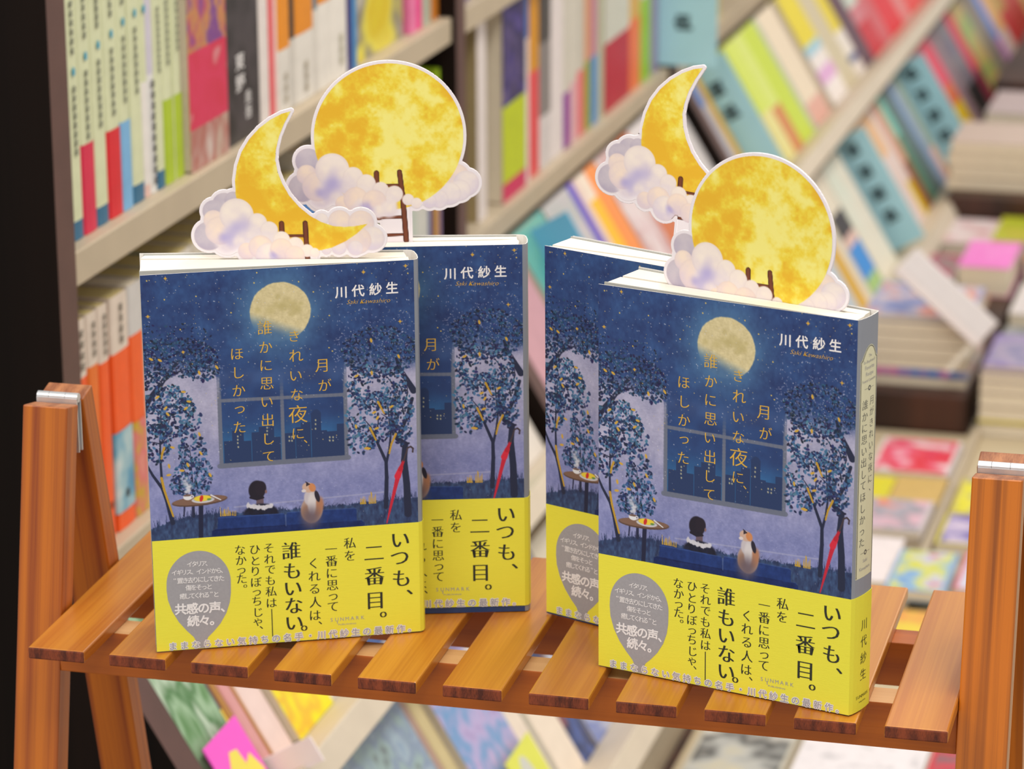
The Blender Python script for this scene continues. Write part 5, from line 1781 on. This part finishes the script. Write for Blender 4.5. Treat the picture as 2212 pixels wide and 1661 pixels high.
flat('yellow and grey magazine right of the partition rail, farthest of three', .362, .46, 1.345, 1.46, Z1, .016, (206, 190, 100), top=blobs(['6C6478', 'E4DC14', 'E0D840', '746C98'], 26, seed=.2))
flat('purple and white magazine right of the partition rail', .362, .46, 1.245, 1.338, Z1, .018, (214, 202, 60), top=blobs(['5A50B0', 'D4C4DC', '5048A8', 'B880C0'], 30, seed=.9))
flat('pale lilac magazine with a red edge right of the partition rail', .396, .47, 1.125, 1.236, Z1, .016, (214, 110, 130), top=blobs(['D0CCE4', 'D8D4E4', 'C4C0E0'], 30, seed=.1))
flat('orange yellow magazine seen through the gap of the last two slats', .33, .44, .93, 1.07, Z1, .012, (230, 190, 60), top=blobs(['E8B048', 'E8D040', 'E89050'], 24, seed=.3))
flat('magazine with a dark curved picture under the right of the tray', .236, .318, .60, .78, Z1, .012, (190, 184, 170), top=blobs(['C8C0A8', 'B8B8B4', '484848', 'D8D4CC', '6C6C68'], 20, seed=4.4))
flat('white leaflet with small grey print under the right end of the tray', .322, .428, .58, .80, Z1, .008, (232, 226, 230), top=blobs(['ECE6EA', 'ECE6EA', 'E6E0E4', 'C0BCC0'], 70, seed=3.3), name='leaflet')
flat('dark red magazine under the right leg of the stand', .432, .54, .56, .80, Z1, .012, (206, 40, 60), top=blobs(['5C4850', 'C83848', '746068', 'E0A040'], 26, seed=1.2))

# piles on the risers at the right edge
ZR = -.5558
k = 0
NEAR = 'pile of books on the near riser'
for t, col, lb in [(.010, (176, 164, 160), 'grey edged book at the bottom of the pile on the near riser'), (.009, blobs(['A0A0C8', '3C80C8', 'D870A8', 'A8A0C4'], 26, seed=.4), 'lavender and blue book low in the pile on the near riser'),
                   (.013, (206, 192, 178), 'beige book third from the bottom of the pile on the near riser'), (.013, (198, 184, 170), 'sand edged book in the middle of the pile on the near riser'),
                   (.013, (206, 192, 180), 'cream edged book above the sand edged one on the near riser'), (.012, (210, 196, 186), 'pale book directly below the lilac topped one on the near riser')]:
    flat(lb, .214 + .003 * (k % 2), .334, 1.69, 1.84, ZR, t, col, group=NEAR, fore_out=(k == 1))
    ZR += t + .0004
    k += 1
flat('lilac and blue picture book on top of the pile on the near riser', .216, .334, 1.695, 1.84, ZR, .006, (168, 168, 204), top=blobs(['B4B0CC', '6C80C0', 'C4BCCC', 'E08868', '8C90C4'], 24, seed=.2), group=NEAR)
ZQ = TZ + .0018
RP = 'right pile on the display table'
for t, col, lb in [(.014, (186, 176, 176), 'grey book at the bottom of the right pile near the riser'), (.004, (226, 212, 60), 'thin yellow edged book in the right pile near the riser'),
                   (.014, (230, 214, 204), 'thick cream book in the right pile near the riser'), (.016, (206, 190, 178), 'beige book in the middle of the right pile near the riser'), (.012, (206, 190, 184), 'pale rose grey book near the top of the right pile'), (.010, (150, 130, 150), 'grey mauve book near the top of the right pile')]:
    flat(lb, .352, .50, 1.66, 1.80, ZQ, t, col, group=RP, fore_out=(t == .004))
    ZQ += t + .0004
flat('violet book on top of the right pile near the riser', .354, .50, 1.665, 1.80, ZQ, .006, (140, 120, 180), top=blobs(['8070B0', 'B0A0B8', '6C70A0'], 24, seed=.7), group=RP)
for x0, x1, y0, y1, z, t, col, tp, lb in [
        (.214, .268, 2.04, 2.20, -.5558, .022, (176, 166, 160), ['8C8480', 'B84068', '8C8480', '9C948C'], 'grey book with a dark red patch on the near riser'),
        (.270, .334, 2.09, 2.225, -.5558, .036, (240, 130, 210), ['F46CD0', 'F48CD8', 'F070CC'], 'hot pink covered book on the near riser'),
        (.250, .312, 1.93, 2.07, -.5558, .010, (200, 150, 120), ['C07850', 'D0B020', 'A89088'], 'brown and yellow covered book behind the pile on the near riser'),
        (.214, .286, 2.275, 2.41, -.5558, .018, (222, 206, 202), ['E0D0D0', 'E2D2D4', 'C87880'], 'white and rose covered book in front of the far riser'),
        (.288, .336, 2.275, 2.41, -.5558, .024, (190, 186, 50), ['A8B020', 'B4BC28', 'C0A830'], 'olive lime covered book in front of the far riser'),
        (.345, .42, 2.16, 2.30, TZ + .0018, .072, (240, 150, 40), ['F09A20', 'F0A030', 'E89020'], 'orange covered thick book on the table right of the hot pink one'),
        (.345, .42, 1.99, 2.14, TZ + .0018, .050, (226, 216, 212), ['E0D6D6', 'D8D0D0', 'E4DCDC'], 'white covered thick book on the table in front of the orange one'),
        (.345, .42, 1.83, 1.97, TZ + .0018, .040, (150, 150, 146), ['8C908C', 'A4A4A8', '787C80'], 'slate grey thick book behind the right pile')]:
    flat(lb, x0, x1, y0, y1, z, t, col, top=blobs(tp, 22, seed=x0 * 9), group='single books around the near riser')
ZQ = -.5108
FAR = 'pile of books on the far riser'
for k, (t, col) in enumerate([(.016, (206, 184, 156)), (.016, (198, 176, 152)), (.015, (206, 186, 166)), (.015, (204, 182, 170))]):
    flat(['bottom', 'second', 'third', 'topmost'][k] + ' book of the sand coloured pile on the far riser', .205 + .004 * (k % 2), .36, 2.46, 2.60, ZQ, t, col, group=FAR)
    ZQ += t + .0004
ZQ = -.5108
for k, (t, col) in enumerate([(.018, (186, 166, 166)), (.018, (176, 156, 160)), (.018, (190, 172, 172))]):
    flat(['bottom', 'middle', 'topmost'][k] + ' book of the mauve grey pile at the back of the far riser', .225, .36, 2.70, 2.86, ZQ, t, col, group=FAR)
    ZQ += t + .0004

root = thing('card_case', 'blank white card case leaning aslant in front of the pile on the near riser', 'card case', MBC @ frame(*((0.2594, 1.6750, -0.4289), (0.7700, -0.0829, -0.6327), (-0.2095, 0.9037, -0.3734), (0.6027, 0.4201, 0.6785))))
mb = MB()
mb.box((-.010, 0, 0), (.112, .010, .037), M((226, 216, 216), 0.4, 0.02))
mb.build('case', root, bevel=.0015)
mb = MB()
mb.box((-.007, -.0006, .009), (.109, 0, .035), M((214, 208, 210), 0.3, 0.02))
mb.build('face_sheet', root)
mb = MB()
mb.box((.104, .004, -.040), (.110, .008, .004), M((206, 196, 180), 0.5, 0.03))
mb.build('support_leg', root)
